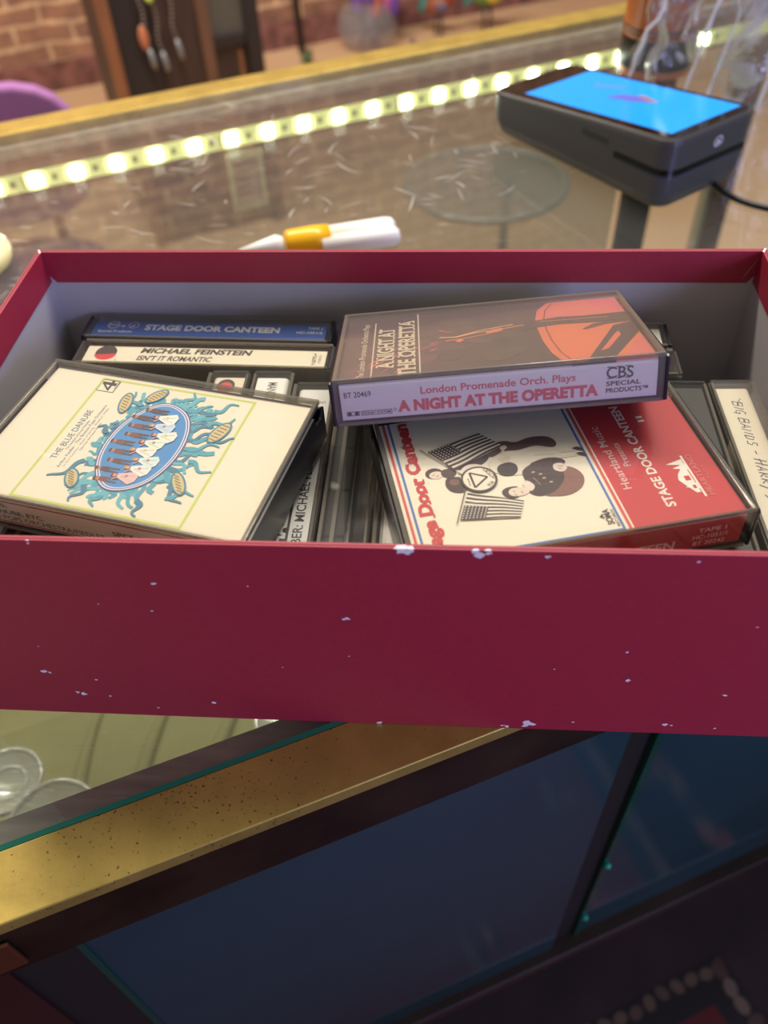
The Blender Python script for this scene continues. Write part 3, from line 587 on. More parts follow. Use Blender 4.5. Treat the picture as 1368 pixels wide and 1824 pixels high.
# --- red and cream wartime songs
def stage_cover(me, B):
    a = Art(); RD = (196, 34, 46); BL = (66, 104, 176); RS = (206, 72, 72); BR = (58, 34, 38)
    a.rect(-33.2, 32.4, -51.2, -15.6, RD)
    a.rect(-31.6, 32.4, 47.6, 48.4, BL); a.rect(-31.6, 32.4, -13.0, -12.2, BL); a.rect(-32.4, -31.6, -13.0, 48.4, BL)
    a.rect(-33.2, 32.4, 49.3, 50.2, RS); a.rect(-33.2, 32.4, -15.0, -14.0, RS); a.rect(-34.0, -33.2, -15.0, 50.2, RS)
    t_ = Art(); t_.text('Stage Door Canteen', -32.5, 31.5, 40.4, 46.4, RD, .05)
    for x in (-32, -29.5, -25.5, -20, -15, -9, -4, 1, 7, 12, 17, 22, 27): t_.rect(x, x+1.6, 41.6, 42.2, RD)
    u_ = Art(); t2 = u_
    t2.text('Heartland Music', -16.2, 14.8, -21.2, -18.4, (226, 190, 184), .006); t2.text('Presents', -6.2, 5.2, -24.9, -22.6, (226, 190, 184), .004)
    t2.text('STAGE DOOR CANTEEN', -26.4, 23.6, -31.6, -28.3, (240, 226, 214), .03)
    t2.text('II', 13.6, 16.8, -37.6, -35.4, (240, 226, 214), .02)
    p = Art(); SK = (226, 208, 190); MB_ = (92, 60, 60)
    # dancing pair: man in dark trousers, girl in pale dress
    p.blob([(13, 31), (15, 26), (13.4, 20), (9, 18), (5, 22), (4.2, 29), (7, 33)], (48, 30, 34))
    p.blob([(13.6, 19), (14.8, 12), (13.4, 8), (14.6, 3), (14.2, -2), (12.2, -4.6), (9.4, -5), (8.2, -3), (10.2, 2), (9.4, 8), (9.8, 13), (8, 18)], MB_)
    p.line([(12, 17), (12.4, 8), (12, 0)], .35, (60, 36, 38)); p.ell(11.6, 12.6, 1.0, 1.3, SK, .4); p.line([(9, 14), (11.8, 12)], .8, SK)
    p.ell(4.4, 37.8, 2.5, 2.9, BR); p.ell(3.5, 37.3, 1.8, 2.3, SK); p.line([(3.4, 38.4), (3.9, 37.8)], .25, BR); p.line([(2.6, 37.4), (3.2, 36.6)], .3, (150, 90, 84))
    p.blob([(5.4, 34.8), (3, 35.6), (1.4, 33.8), (2.4, 31), (5.2, 31)], (70, 44, 46))
    p.blob([(1.4, 34), (-2, 35.4), (-5.2, 34), (-6.2, 30.4), (-3, 28), (.6, 29.6)], (58, 34, 36)); p.blob([(.4, 33), (-1.4, 34), (-2.6, 32), (-.6, 30.8)], (120, 78, 72))
    p.blob([(4, 29), (.4, 30), (-1.6, 27), (-1.8, 22), (1, 20), (5, 22), (6, 26)], (228, 218, 202))
    p.blob([(6, 19), (8.2, 14), (7.4, 9), (8.6, 3), (8.4, -2.4), (6, -5.2), (2.4, -4), (.4, 0), (-.6, 5), (-2.4, 10), (-1.6, 15), (1, 19)], (222, 212, 192))
    p.blob([(6.4, 16), (7, 12), (5, 12.4), (4.4, 15)], (206, 190, 168)); p.line([(5.6, 4), (4.6, -3)], .3, (186, 172, 150)); p.line([(2.4, 6), (2, -1)], .25, (190, 176, 154))
    p.blob([(3.4, 16.4), (4.2, 13), (2.6, 10.9), (-.4, 11.2), (-2.2, 13.4), (-1.4, 16.6), (1, 17.6)], (38, 22, 25))
    p.line([(5.4, -4.6), (5.0, -10)], 1.2, SK, .8); p.line([(2.8, -4), (2.6, -10.2)], 1.1, SK, .8)
    p.blob([(6.2, -9.4), (5.2, -10.2), (4.2, -12.2), (5.0, -12.6), (6.4, -11.4)], BR); p.blob([(3.4, -9.8), (2.4, -10.6), (1.4, -12.4), (2.2, -12.8), (3.6, -11.6)], BR)
    # officer with dark cap and tunic
    p.blob([(-2, 1), (-1.6, -4), (-4, -7.4), (-8, -8.4), (-12, -6.4), (-14.4, -2), (-14.2, 3), (-12, 6)], (128, 84, 74))
    p.blob([(1.2, 7), (1.6, 3.4), (.6, 0), (-2.4, -2.6), (-6.6, -2.4), (-10, 0), (-12.6, 3.4), (-13, 8), (-10.6, 10.6), (-7.4, 9.8), (-4, 10.2), (-1, 9.8)], (58, 34, 38))
    p.blob([(1.4, 6.6), (2.9, 3.6), (3.4, 0), (2.6, -3.4), (.8, -5), (-.8, -4), (-1, 0), (-.6, 4)], (52, 31, 35))
    p.blob([(-.2, -.8), (.2, -3), (-1.2, -4.8), (-3.2, -4.2), (-4, -2.4), (-2.6, -.4)], SK); p.line([(-1.2, -1.8), (-1.8, -3.6)], .25, (110, 70, 66)); p.line([(-2.2, -1.6), (-2.8, -3)], .25, (110, 70, 66))
    for x, y in ((-3.6, 4.6), (-5.6, 4.0), (-2.2, 6.6), (-7.8, 2.4)): p.ell(x, y, .35, .6, (190, 164, 144))
    p.line([(-8.4, 6), (-4.6, 7.4)], .35, (150, 112, 104)); p.blob([(-7, 11.6), (-5.6, 9.6), (-8.4, 8), (-10.4, 9.8)], (226, 214, 200))
    p.blob([(-7.4, 17.2), (-7.2, 14.5), (-8, 13.4), (-10.2, 15.4), (-12, 14.2), (-12.2, 16.4), (-10.8, 18.4), (-8.8, 18.8)], BR)
    p.blob([(-8, 15.6), (-8.1, 12.4), (-8.6, 10.4), (-10.4, 10.2), (-11.5, 11.6), (-11.8, 14), (-11.2, 16.2), (-9.6, 16.9)], SK); p.line([(-9.2, 15.3), (-9.8, 14.9)], .25, BR); p.line([(-10.8, 15.2), (-11.3, 14.7)], .25, BR); p.line([(-9.8, 12.8), (-10.8, 12.6)], .3, (150, 90, 84))
    def flag(P0, P1, P2, P3, pole, cw=.42, ch=.52):
        L = lambda s_, t__: (P0[0]*(1-s_)*(1-t__)+P1[0]*s_*(1-t__)+P2[0]*s_*t__+P3[0]*(1-s_)*t__, P0[1]*(1-s_)*(1-t__)+P1[1]*s_*(1-t__)+P2[1]*s_*t__+P3[1]*(1-s_)*t__)
        wv = lambda s_: .02*sin(s_*7)
        p.poly([L(0, 0), L(1, 0), L(1, 1), L(0, 1)], (236, 228, 210))
        for k in range(7):
            t0, t1 = (2*k)/13, (2*k+1)/13
            top = [L(i/6, min(1, max(0, t0+wv(i/6)))) for i in range(7)]; bot = [L(i/6, min(1, max(0, t1+wv(i/6)))) for i in range(7)]
            p.poly(top+bot[::-1], BR)
        t0 = pole[2]
        p.poly([L(0, t0), L(cw, t0), L(cw, t0+ch), L(0, t0+ch)], (62, 42, 52))
        for i in range(7):
            for j in range(6):
                q = L(cw*(i+.5)/7, t0+ch*(j+.5)/6); p.rect(q[0]-.22, q[0]+.22, q[1]-.22, q[1]+.22, (226, 216, 204))
        p.line([pole[0], pole[1]], .35, (90, 66, 56))
    flag((15, 37.6), (20.5, 18.6), (12.6, 12.6), (4.6, 30.6), ((16.5, 40), (-1.5, 27), 0.0))
    flag((-7, 29.5), (-14.2, 13.2), (-21, 16.4), (-18.1, 34.6), ((-5, 29.6), (-19.6, 36), 0.46))
    b = Art(); b.ell(-1.8, 24.4, 5.9, 5.9, BR); b.ell(-1.8, 24.4, 5.2, 5.2, (234, 226, 206))
    for A_, B_ in (((-5.4, 26.6), (1.6, 26.8)), ((1.6, 26.8), (-1.4, 21.6)), ((-1.4, 21.6), (-5.4, 26.6))): b.line([A_, B_], .7, BR)
    for q in range(4): b.ell(-3.9+q*.9, 27.9, .28, .28, BR, n=8)
    b.text('FOR', -6.0, -3.4, 20.6, 21.9, BR, .02, rot=-.9); b.text('VICTORY', -3.2, 3.0, 19.7, 21.2, BR, .02, rot=.45)
    s_ = Art()
    s_.text('SOMA', -29.5, -23.0, -10.6, -8.4, BR, .03); s_.text('RECORDS', -30.6, -23.4, -12.0, -11.0, BR); s_.poly([(-27, -8.2), (-24.6, -8.2), (-25.8, -6.9)], BR)
    s1 = s_; s_ = Art()
    # hearth house emblem
    Wt = (242, 232, 220)
    for (x, y, h) in ((-8.4, -40.4, 6), (-10.6, -40.6, 4.6), (-19.5, -41, 4.5)): s_.poly([(x-1.5, y-1), (x+1.5, y-1), (x, y+h*.8)], Wt)
    s_.poly([(-22.4, -41.2), (-11.4, -41.2), (-11.4, -39.2), (-13.6, -37.4), (-16, -36.6), (-18.6, -37.8), (-22.4, -39.8)], Wt); s_.rect(-16.8, -14.6, -40.6, -38.8, RD); s_.rect(-20.6, -19, -40.8, -39.8, RD); s_.rect(-24.6, -5.4, -42.2, -41.5, Wt)
    s_.text('HEARTLAND', -24.4, -5.4, -44.9, -43.0, (214, 104, 96), .02); s_.text('MUSIC', -17.4, -10.4, -46.8, -45.6, (214, 104, 96))
    B(a, 'printed_border'); q = B(p, 'wartime_picture'); q.location.z = .0001; q = B(b, 'victory_badge'); q.location.z = .0006; q = B(t_, 'lettering'); q.location.z = .0001; q = B(s_, 'house_emblem'); q.location.z = .0001; q = B(s1, 'publisher_logo'); q.location.z = .0001; q = B(u_, 'title_lettering'); q.location.z = .0001
def stage_spine(me, B):
    a = Art(); PKL = (236, 190, 180)
    a.rect(-51.2, 51.2, -3.4, -3.1, PKL)
    a.text('STAGE DOOR CANTEEN', -28, 29.6, -14.0, -10.2, PKL, .03)
    a.text('TAPE 1', 36.4, 45.6, -8.2, -6.4, PKL, .02); a.text('HC-1051/1', 35.2, 46.4, -11.2, -9.3, PKL, .015); a.text('BT 20242', 35.8, 46.2, -14.0, -12.2, PKL, .015)
    B(a, 'spine_lettering')
c3 = case('cassette_case', 'red and cream wartime songs cassette with two flags cover, lying half under the operetta one', (186, 30, 42), (236, 228, 206), stage_spine, stage_cover)
pose(c3, (-0.0246, -0.0105, 0.2376), (57.434, -32.662, 87.963))

# --- standing cases. their spines face up
ZT = 70.6
def blue_spine(me, B):
    a = Art(); C2 = (214, 214, 216)
    a.text('STAGE DOOR CANTEEN', -28.5, 31, -9.6, -5.4, C2, .045)
    a.text('TAPE 3', 43, 49.6, -6.4, -4.6, C2, .02); a.text('HC-1051/3', 38.6, 49.6, -9.6, -7.8, C2, .02)
    a.ring(-43, -6.2, 2.7, 2.7, .4, C2, 20); a.text('RCA', -45, -41, -6.9, -5.2, C2, .02); a.ell(-38.6, -7.0, 1.1, .5, C2); a.ring(-34, -6.2, 2.3, 2.3, .3, C2, 18); a.line([(-35, -7.6), (-33.4, -6.0)], .7, C2)
    a.text('Special Products', -48.8, -33.5, -12.2, -10.0, C2, .02)
    B(a, 'spine_lettering')
cb = case('cassette_case', 'cassette standing against the rear wall with solid blue spine', (34, 84, 168), (34, 84, 168), blue_spine)
stand(cb, (1, -.033, 0), (.033, 1, 0), (-78.9, 74.5, 35.75))
def fein_spine(me, B):
    a = Art()
    a.text('MICHAEL FEINSTEIN', -27.5, 19.5, -7.8, -4.1, DK, .045, shear=.22); a.text("ISN'T IT ROMANTIC", -28, 3.6, -12.8, -9.3, DK, .03, shear=.18)
    a.ell(-42.5, -8.0, 4.6, 5.0, DK); a.poly([(-42.5+4.6*cos(x), -9.2+3.8*sin(x)) for x in [pi+.1+(pi+.1)*i/14 for i in range(15)]], (214, 34, 52)); a.ring(-37.2, -12.8, .5, .5, .15, DK, 10)
    c_ = Art(); c_.text('9 60792-4', 42.6, 50.2, -9.9, -8.2, DK, .02, rot=pi/2); c_.text('STEREO', 46.0, 51.4, -9.5, -8.3, DK, .0, rot=pi/2); B(c_, 'catalogue_number')
    B(a, 'spine_lettering')
cf = case('cassette_case', 'cassette with cream spine and black-and-red dot, standing in front of the blue one', (232, 226, 204), (226, 220, 200), fein_spine, back=LIDS)
stand(cf, (1, -.03, 0), (.03, 1, 0), (-77.0, 56.2, 35.75))
cr = case('cassette_case', 'cassette with blank white spine end peeping out behind the operetta case', (226, 226, 208), (226, 226, 208), None)
stand(cr, (1, -.02, 0), (.02, 1, 0), (60.6, 72.6, 35.75))
cg = case('cassette_case', 'empty-looking clear cassette case under the raised back of the operetta case', (200, 190, 170), (200, 190, 170), None, card=False, back=LIDS)
stand(cg, (1, 0, 0), (0, 1, 0), (61.2, 52.6, 35.75))
# columns running front to back
YC = -17.8
def end_label(kind):
    def f(me, B):
        a = Art()
        if kind == 'a':
            a.ell(46.2, -8, 4.2, 3.6, DK); a.ell(45.4, -8, 3.2, 2.8, (206, 60, 56)); pass
        elif kind == 'b':
            a.text('MANDY', -48.6, -38, -10.2, -6.4, (90, 90, 96), .02); a.text('PATINKIN', -34, -16, -10.2, -6.4, (90, 90, 96), .02)
        B(a, 'spine_lettering')
    return f
ca = case('cassette_case', 'standing cassette with dark round mark on its spine end, left of the white-labelled one', (228, 216, 196), (228, 216, 196), end_label('a'), x_card=51.4, back=LIDS)
stand(ca, (0, 1, 0), (-1, 0, 0), (-72.6, YC, 35.35))
cbn = case('cassette_case', 'standing cassette with grey-lettered white spine end peeking past the waltz case', (236, 236, 232), (236, 236, 232), end_label('b'), x_card=51.4, back=LIDS)
stand(cbn, (0, -1, 0), (1, 0, 0), (-37.4, YC, 35.35))
def rem_spine(me, B):
    a = Art()
    a.rect(-51.2, 22, -8.4, -1.8, (26, 24, 28)); a.text('MICHAEL FEINSTEIN', -42, 18, -7.6, -2.6, (232, 230, 226), .05)
    a.text('REMEMBER: MICHAEL FEINSTEIN', -44, 22, -13.0, -9.6, DK, .015)
    a.text('UNDERSTANDING', 36.6, 50.2, -7.5, -6.2, DK, .01, rot=pi/2); a.text('6 40744', 33.6, 43.4, -8.4, -6.6, DK, .02, rot=pi/2)
    B(a, 'spine_lettering')
cm_ = case('cassette_case', 'standing cassette with half black half white lettered spine right of the waltz case', (222, 222, 220), (222, 222, 220), rem_spine, back=LIDS)
stand(cm_, (0, 1, 0), (-1, 0, 0), (-36.9, YC-7, 35.35))
# clear case upside down, its tape showing
cd = case('cassette_case', 'clear cassette case with dark tape and no card, left of the flag cover', (60, 60, 60), (60, 60, 60), None, card=False, back=LIDS)
stand(cd, (0, 1, .0), (-1, 0, 0), (-18.6, YC-8, 35.35))
def tape(label, pos, X, Z):
    r = empty('cassette_tape'); tag(r, label, 'cassette tape', 'see-through tapes in the red box')
    b = MB(); b.box(-50, 50, -32, 31, -10.4, -1.6); b.build('tape_shell', SHELL, r, bevel=.5)
    b = MB(); b.box(-44, 44, -20, -10, -9.5, -8); b.box(-34, 34, -30, -22, -12, -0.4)
    for x in (-38, -22, 0, 22, 38): b.box(x-.6, x+.6, -31, -28, -10, -2)
    b.build('head_block', BLACK, r, bevel=.4)
    for x in (-21, 21):
        b = MB(); b.lathe([(22, -9), (22, -3), (5, -3), (5, -9)], (x, 5, 0)); b.build('tape_reel', pm('brown_tape', (36, 26, 22), .3), r, smooth=False)
    b = MB(); b.box(-46, 46, -31.9, -31.2, -6.8, -5.4); b.build('leader_tape', pm('ivory_strip', (206, 198, 176), .4), r)
    stand(r, X, Z, pos); return r
tape('dark see-through tape inside the clear case beside the flag cover', (-20.2, YC-8, 35.6), (0, 1, 0), (-1, 0, 0))
def white_sp(me, B):
    a = Art(); a.rect(-51, 51, -3.2, -2.9, (150, 150, 150)); B(a, 'printed_line')
ce = case('cassette_case', 'standing cassette with plain white spine peeping out left of the flag cover', (230, 230, 226), (230, 230, 226), white_sp)
stand(ce, (0, 1, 0), (-1, 0, 0), (-.4, YC-7, 35.35))
# supports under the flag cassette, glimpsed through the gap only
for k, (x, c, lb) in enumerate(((17.0, (60, 60, 66), 'dark spined cassette standing directly under the left edge of the flag cover case'), (89.6, (70, 64, 60), 'grey spined cassette standing under the right edge of the flag cover case'))):
    o = case('cassette_case', lb, c, c, None); stand(o, (0, 1, 0), (-1, 0, 0), (x, YC-7, 35.35))
ck = case('cassette_case', 'black edged cassette standing between the red cover and the handwritten one', (24, 24, 26), (24, 24, 26), None)
stand(ck, (0, 1, 0), (-1, 0, 0), (106.8, YC-4, 35.35))
def hand_spine(me, B):
    a = Art(); I = (58, 62, 92)
    def strokes(L, x, y, s_=1.0):
        for st in L: a.line([(x+px*s_+py*s_*.25, y+py*s_) for px, py in st], .42, I)
    G = {'B': [[(0, 0), (.4, 3.6)], [(.4, 3.5), (2.2, 3.4), (2.0, 2.1), (.3, 1.9)], [(.3, 1.9), (2.4, 1.6), (2.1, .2), (0, 0)]], 'I': [[(.4, 0), (.7, 3.4)]],
         'G': [[(2.3, 3.1), (1.2, 3.5), (.2, 2.0), (.7, .2), (2.0, .2), (2.2, 1.5), (1.2, 1.4)], [(2.2, 1.5), (2.0, -.8)]], 'A': [[(0, 0), (1.4, 3.4), (2.2, 0)], [(.5, 1.2), (2.0, 1.2)]],
         'N': [[(0, 0), (.3, 3.0), (1.8, .2), (2.2, 3.2)]], 'D': [[(.2, 0), (.5, 3.2), (2.1, 2.4), (1.9, .5), (.2, 0)]], 'S': [[(2.1, 3.1), (.8, 3.2), (.6, 2.0), (1.9, 1.4), (1.5, .1), (.1, .2)]],
         '-': [[(.2, 1.6), (1.8, 1.7)]], 'H': [[(.2, 0), (.6, 4.2)], [(2.2, 0), (2.6, 4.0)], [(-.2, 1.9), (3.0, 2.3)]], 'R': [[(.2, 0), (.4, 3.2), (2.0, 2.8), (1.7, 1.8), (.4, 1.6), (2.4, 0)]], 'J': [[(1.8, 4.0), (1.2, 0), (.2, -.8)], [(.2, 4), (3, 4.1)]], 'Y': [[(0, 3), (1, 1.6)], [(2.2, 3.4), (.4, -1.4)]], ' ': []}
    x = -43.0
    for ch in 'BIG BANDS - HARRY J':
        strokes(G[ch], x, -10.6, 1.0); x += {'I': 1.5, ' ': 1.7, '-': 2.8, 'H': 3.7}.get(ch, 3.15)
    a.line([(-44.5, -7), (-42.6, -8.4), (-42.0, -6.9)], .5, (170, 160, 130))
    B(a, 'handwriting')
ch = case('cassette_case', 'cassette with handwritten cream spine standing by the right wall of the box', (236, 230, 206), (236, 230, 206), hand_spine, x_card=50.5, back=LIDS, lidmat=LIDS)
stand(ch, (0.02, -1, 0), (1, .02, 0), (142.6, -21.5, 35.75))
# two clear topped cases glimpsed in front of the waltz case
for k, (x, lb) in enumerate(((-126.0, 'clear edged cassette standing in the front left corner of the box'), (-108.4, 'dark cassette standing second from the left wall of the box'))):
    o = case('cassette_case', lb, (60, 56, 60), (60, 56, 60), None, card=(k == 1), back=LIDS if k == 0 else BLACK); stand(o, (0, 1, 0), (-1, 0, 0), (x, -23.5, 35.35))
tape('dark tape inside the clear cassette case at the front left corner', (-127.8, -23.5, 35.6), (0, 1, 0), (-1, 0, 0))

# ------------------------------------------------------------------ card terminal
tm = empty('card_terminal'); tag(tm, 'black wedge-shaped card payment terminal with blue lit screen on the glass', 'card terminal')
TL, TWd = 172.0, 84.0
yaw = -0.886
tm.location = Vector((140.6, 389.8, 0))*S; tm.rotation_euler = (0, 0, yaw)
def zt(x): return 40.5+x*0.0965
def zb(x):
    s_ = (x+TL/2)
    return 0.3 if s_ > 30 else 0.3+20*(1-sin(pi/2*s_/30))**1.6
def rrect(x, hwid, r, top):
    pass
mb = MB(); NX = 22; ring = []
def outline(inset, r, n=8):
    pts = []
    for cx_, cy_, a0 in ((TL/2-inset-r, TWd/2-inset-r, 0), (-TL/2+inset+r, TWd/2-inset-r, pi/2), (-TL/2+inset+r, -TWd/2+inset+r, pi), (TL/2-inset-r, -TWd/2+inset+r, 3*pi/2)):
        for k in range(n): a = a0+pi/2*k/(n-1); pts.append((cx_+r*cos(a), cy_+r*sin(a)))
    return pts
lv = []
for inset, f in ((6, 0.0), (2.5, 0.06), (.6, .2), (0, .45), (0, .9), (.5, .96), (2, 1.0)):
    lv.append([(x, y, zb(x)+(zt(x)-zb(x))*f) for x, y in outline(inset, 12-inset*.3)])
V = [p for L_ in lv for p in L_]; n = len(lv[0]); F = [(i*n+k, i*n+(k+1) % n, (i+1)*n+(k+1) % n, (i+1)*n+k) for i in range(len(lv)-1) for k in range(n)]
F += [tuple(range(n))[::-1], tuple((len(lv)-1)*n+k for k in range(n))]
MATT = pm('matt_charcoal_plastic', (66, 65, 66), 0.4, bump=.08, bscale=3000)
mesh_obj('body', V, F, MATT, tm)
def topq(x0, x1, y0, y1, h, mb, r=0, m=0):
    mb.add([(x0, y0, zt(x0)+h), (x1, y0, zt(x1)+h), (x1, y1, zt(x1)+h), (x0, y1, zt(x0)+h)], [(0, 1, 2, 3)], m)
gl = [(x, y, zt(x)+.35) for x, y in outline(2.6, 10)]
b = MB(); b.add(gl, [tuple(range(len(gl)))]); b.add([(p[0], p[1], p[2]) for p in gl]+[(p[0], p[1], p[2]-.6) for p in gl], [(k, k+len(gl), (k+1) % len(gl)+len(gl), (k+1) % len(gl)) for k in range(len(gl))])
b.build('front_glass', pm('black_screen_glass', (10, 10, 12), 0.06), tm)
b = MB(); topq(-58, 76, -33, 35, .45, b); scr = b.build('screen', pm('blue_screen', (0, 138, 232), 0.12, emit=.42), tm)
A_ = Art()
for (x, y, r1, r2) in ((6, 4, 9, 4), (14, 8, 8, 4), (20, 5, 7, 3.6), (1, -1, 7, 3), (13, 1, 8, 3)): A_.ell(x, y, r1, r2, (84, 92, 190), .2)
for (x, y) in ((20, 9), (14, 11), (26, 7)): A_.ell(x, y, 4, 2, (146, 110, 90), .2)
for q in range(3): A_.line([(-34+q*2, 14-q*3), (-10, 20-q*3)], 1.4, (92, 140, 216))
o = A_.build('screen_graphics', scr, (0, 0, zt(0)+.5), (1, 0, .0965), (0, 1, 0), (0, 0, 1))
# card slot wrapping the thick end
b = MB()
pts = [(TL/2-46, -TWd/2-.05)]+[p for p in outline(-.12, 12)[-8:]]+[(TL/2+.12, 34)]
V = []
for x, y in pts: V += [(x, y, 24.5), (x, y, 28.6)]
b.add(V, [(2*i, 2*i+2, 2*i+3, 2*i+1) for i in range(len(pts)-1)]); b.build('card_slot', pm('slot_black', (3, 3, 4), 0.25), tm)
b = MB(); V = []
for x, y in pts: V += [(x*1.002, y*1.004, 23.3), (x*1.002, y*1.004, 24.4)]
b.add(V, [(2*i, 2*i+2, 2*i+3, 2*i+1) for i in range(len(pts)-1)]); b.build('slot_lip', pm('slot_lip_navy', (58, 66, 84), 0.25), tm)
A_ = Art(); A_.ring(4, 37, 4.2, 3.2, .8, (220, 220, 224), 20); A_.ell(4, 36.6, 1.6, 1.2, (220, 220, 224)); A_.line([(1, 34), (8, 35)], .8, (220, 220, 224))
A_.build('contactless_mark', tm, (TL/2+.1, 0, 0), (0, 1, 0), (0, 0, 1), (1, 0, 0))
b = MB(); b.box(-4, 20, -.3, .2, -2, 3); o = b.build('side_button', pm('button_dark', (36, 36, 39), .5), tm, bevel=.3); o.location = Vector((14, -TWd/2, 32))*S
# power cable
b = MB()
P = [(188, 350, 9), (198, 342, 7), (204, 336, 4), (211, 323, 2.6), (220, 312, 2.2), (233, 303, 2.2), (250, 298, 2.2), (275, 300, 2.2), (310, 310, 2.2), (380, 345, 2.2), (470, 372, 2.2), (590, 440, 2.2)]
def smooth_path(P, m=6):
    out = []
    for i in range(len(P)-1):
        p0, p1, p2, p3 = [Vector(P[max(0, min(len(P)-1, j))]) for j in (i-1, i, i+1, i+2)]
        for k in range(m):
            t_ = k/m; out.append(.5*((2*p1)+(p2-p0)*t_+(2*p0-5*p1+4*p2-p3)*t_*t_+(3*p1-p0-3*p2+p3)*t_**3))
    return out+[Vector(P[-1])]
b.tube(smooth_path(P), 2.1, n=10); cab = b.build('power_cable', pm('black_cable', (16, 18, 24), 0.35), smooth=True); tag(cab, 'thin black cable curling out of the card terminal across the glass', 'cable')

# ------------------------------------------------------------------ canister and clear bag
ct = empty('canister', (201, 562, 0)); tag(ct, 'tall amber brown canister with black lower band behind the card terminal', 'canister')
AMB = pm('amber_brown_card', (176, 92, 34), 0.3, noise=.12, nscale=20); BKB = pm('black_band', (18, 15, 15), 0.3)
b = MB(); b.lathe([(0, .2), (30, .2), (31, 1), (31, 6)]); b.lathe([(30.9, 29), (30.9, 205), (29, 207), (0, 207)]); b.build('tube_body', AMB, ct, smooth=False)
b = MB(); b.lathe([(31, 6), (31.2, 6.5), (31.2, 29), (30.9, 29.5)]); b.build('black_band', BKB, ct, smooth=True)
for z_ in (32, 35.5): 
    b = MB(); b.lathe([(31.0, z_), (31.15, z_+.2), (31.15, z_+1.6), (31.0, z_+1.8)]); b.build('thin_stripe', BKB, ct, smooth=True)
b = MB()
for q in range(26):
    a0 = -0.75; zz = 44+q*5
    b.add([(31.1*cos(a0), 31.1*sin(a0), zz), (31.1*cos(a0+.2), 31.1*sin(a0+.2), zz), (31.1*cos(a0+.2), 31.1*sin(a0+.2), zz+2), (31.1*cos(a0), 31.1*sin(a0), zz+2)], [(0, 1, 2, 3)])
b.build('gold_pattern', pm('gold_print', (176, 130, 56), .35, .5), ct)
BAG = clear('crumpled_clear_film', (0.95, 0.95, 0.93), 1.6, 0.06, haze=0.05, hazecol=(0.85, 0.86, 0.88), scratch_glint=0.7, sscale=17, thr=.60, gloss=1.0, bump=.6, bscale=42)  # streak mask here paints patches of crumple highlight into the film
rnd = random.Random(11)
def bag():
    NU, NV = 72, 40; V = []
    ph = [rnd.uniform(0, 6.28) for _ in range(12)]
    for j in range(NV+1):
        v_ = j/NV; zz = 190*v_
        for i in range(NU):
            a = 2*pi*i/NU
            r = 1-.12*v_+.07*sin(5*a+ph[0]+3*v_)+.05*sin(9*a+ph[1]-4*v_)+.03*sin(17*a+ph[2]+7*v_)+.035*sin(6*v_*pi+3*a+ph[3])+.02*sin(13*v_*pi+5*a+ph[4])
            x = 80*r*cos(a)+v_*34; y = 26*r*sin(a)-4*v_
            V.append((x, y, zz+.4))
    F = [(j*NU+i, j*NU+(i+1) % NU, (j+1)*NU+(i+1) % NU, (j+1)*NU+i) for j in range(NV) for i in range(NU)]
    return V, F
V, F = bag()
bagr = empty('plastic_bag')
mesh_obj('film', V, F, BAG, bagr, smooth=True)
CRS = clear('film_crease_glint', (0.9, 0.9, 0.88), 1.7, 0.12, haze=0.8, hazecol=(0.95, 0.95, 0.92))  # whitish haze paints bright glints along the folds
for a_, a2_, z1_, dr in ((3.55, 3.65, 40, .5), (4.2, 4.25, 40, .8), (4.55, 4.3, 30, .3), (5.0, 5.1, 40, .7), (5.35, 5.6, 33, .3), (5.75, 5.7, 40, .5)):
    P_ = []
    for j_ in range(0, z1_+1, 2):
        t_ = j_/40; i_ = int((a_+(a2_-a_)*t_)/(2*pi)*72) % 72; q_ = Vector(V[j_*72+i_]); b0 = Vector(V[i_]); P_.append(Vector((b0.x*.75+q_.x*.25+t_*24+rnd.uniform(-.4, .4), q_.y-1.2, q_.z)))
    b = MB(); b.tube(P_, [(.5+1.1*dr)*rnd.uniform(.4, 1.4) for _ in P_], n=7); b.build('crease_glint', CRS, bagr, smooth=True)
o = bagr; o.location = Vector((252, 498, 0))*S; o.rotation_euler = (0, 0, -.25)
tag(o, 'crumpled clear plastic bag standing behind the card terminal at the right', 'plastic bag')

# ------------------------------------------------------------------ small things on and in the counter
# white applicator with yellow collar
ap = empty('glue_applicator', (-57, 252, 0), radians(17)); tag(ap, 'white double-barrelled applicator with yellow collar lying on the glass behind the box', 'glue applicator')
WP = pm('white_gloss_plastic', (244, 246, 244), 0.25)
for y_ in (-6.2, 6.2):
    b = MB(); b.tube([(0, y_, 7), (44, y_, 7), (48, y_, 7), (50, y_, 7)], [6.4, 6.4, 5.6, 3.6], n=20); b.build('barrel', WP, ap, smooth=True)
b = MB(); b.tube([(-22, 0, 9), (-20, 0, 9), (-4, 0, 9), (6, 0, 9)], [7.4, 8.6, 9, 8.4], n=24); b.build('collar', pm('yellow_plastic', (250, 190, 20), 0.3), ap, smooth=True)
b = MB(); b.tube([(-24, 0, 9), (-28, 0, 9.5), (-52, 0, 9)], [5.2, 6.4, 1.4], n=20); b.build('nozzle', WP, ap, smooth=True)
# cream ring
b = MB(); b.torus((0, 0, 7), 27, 6.5, 'z'); o = b.build('hoop', pm('cream_gloss', (250, 238, 190), 0.2), smooth=True); o.location = Vector((-288, 232, 0))*S
tag(o, 'thick cream bangle lying on the glass beyond the left end of the box', 'hoop')
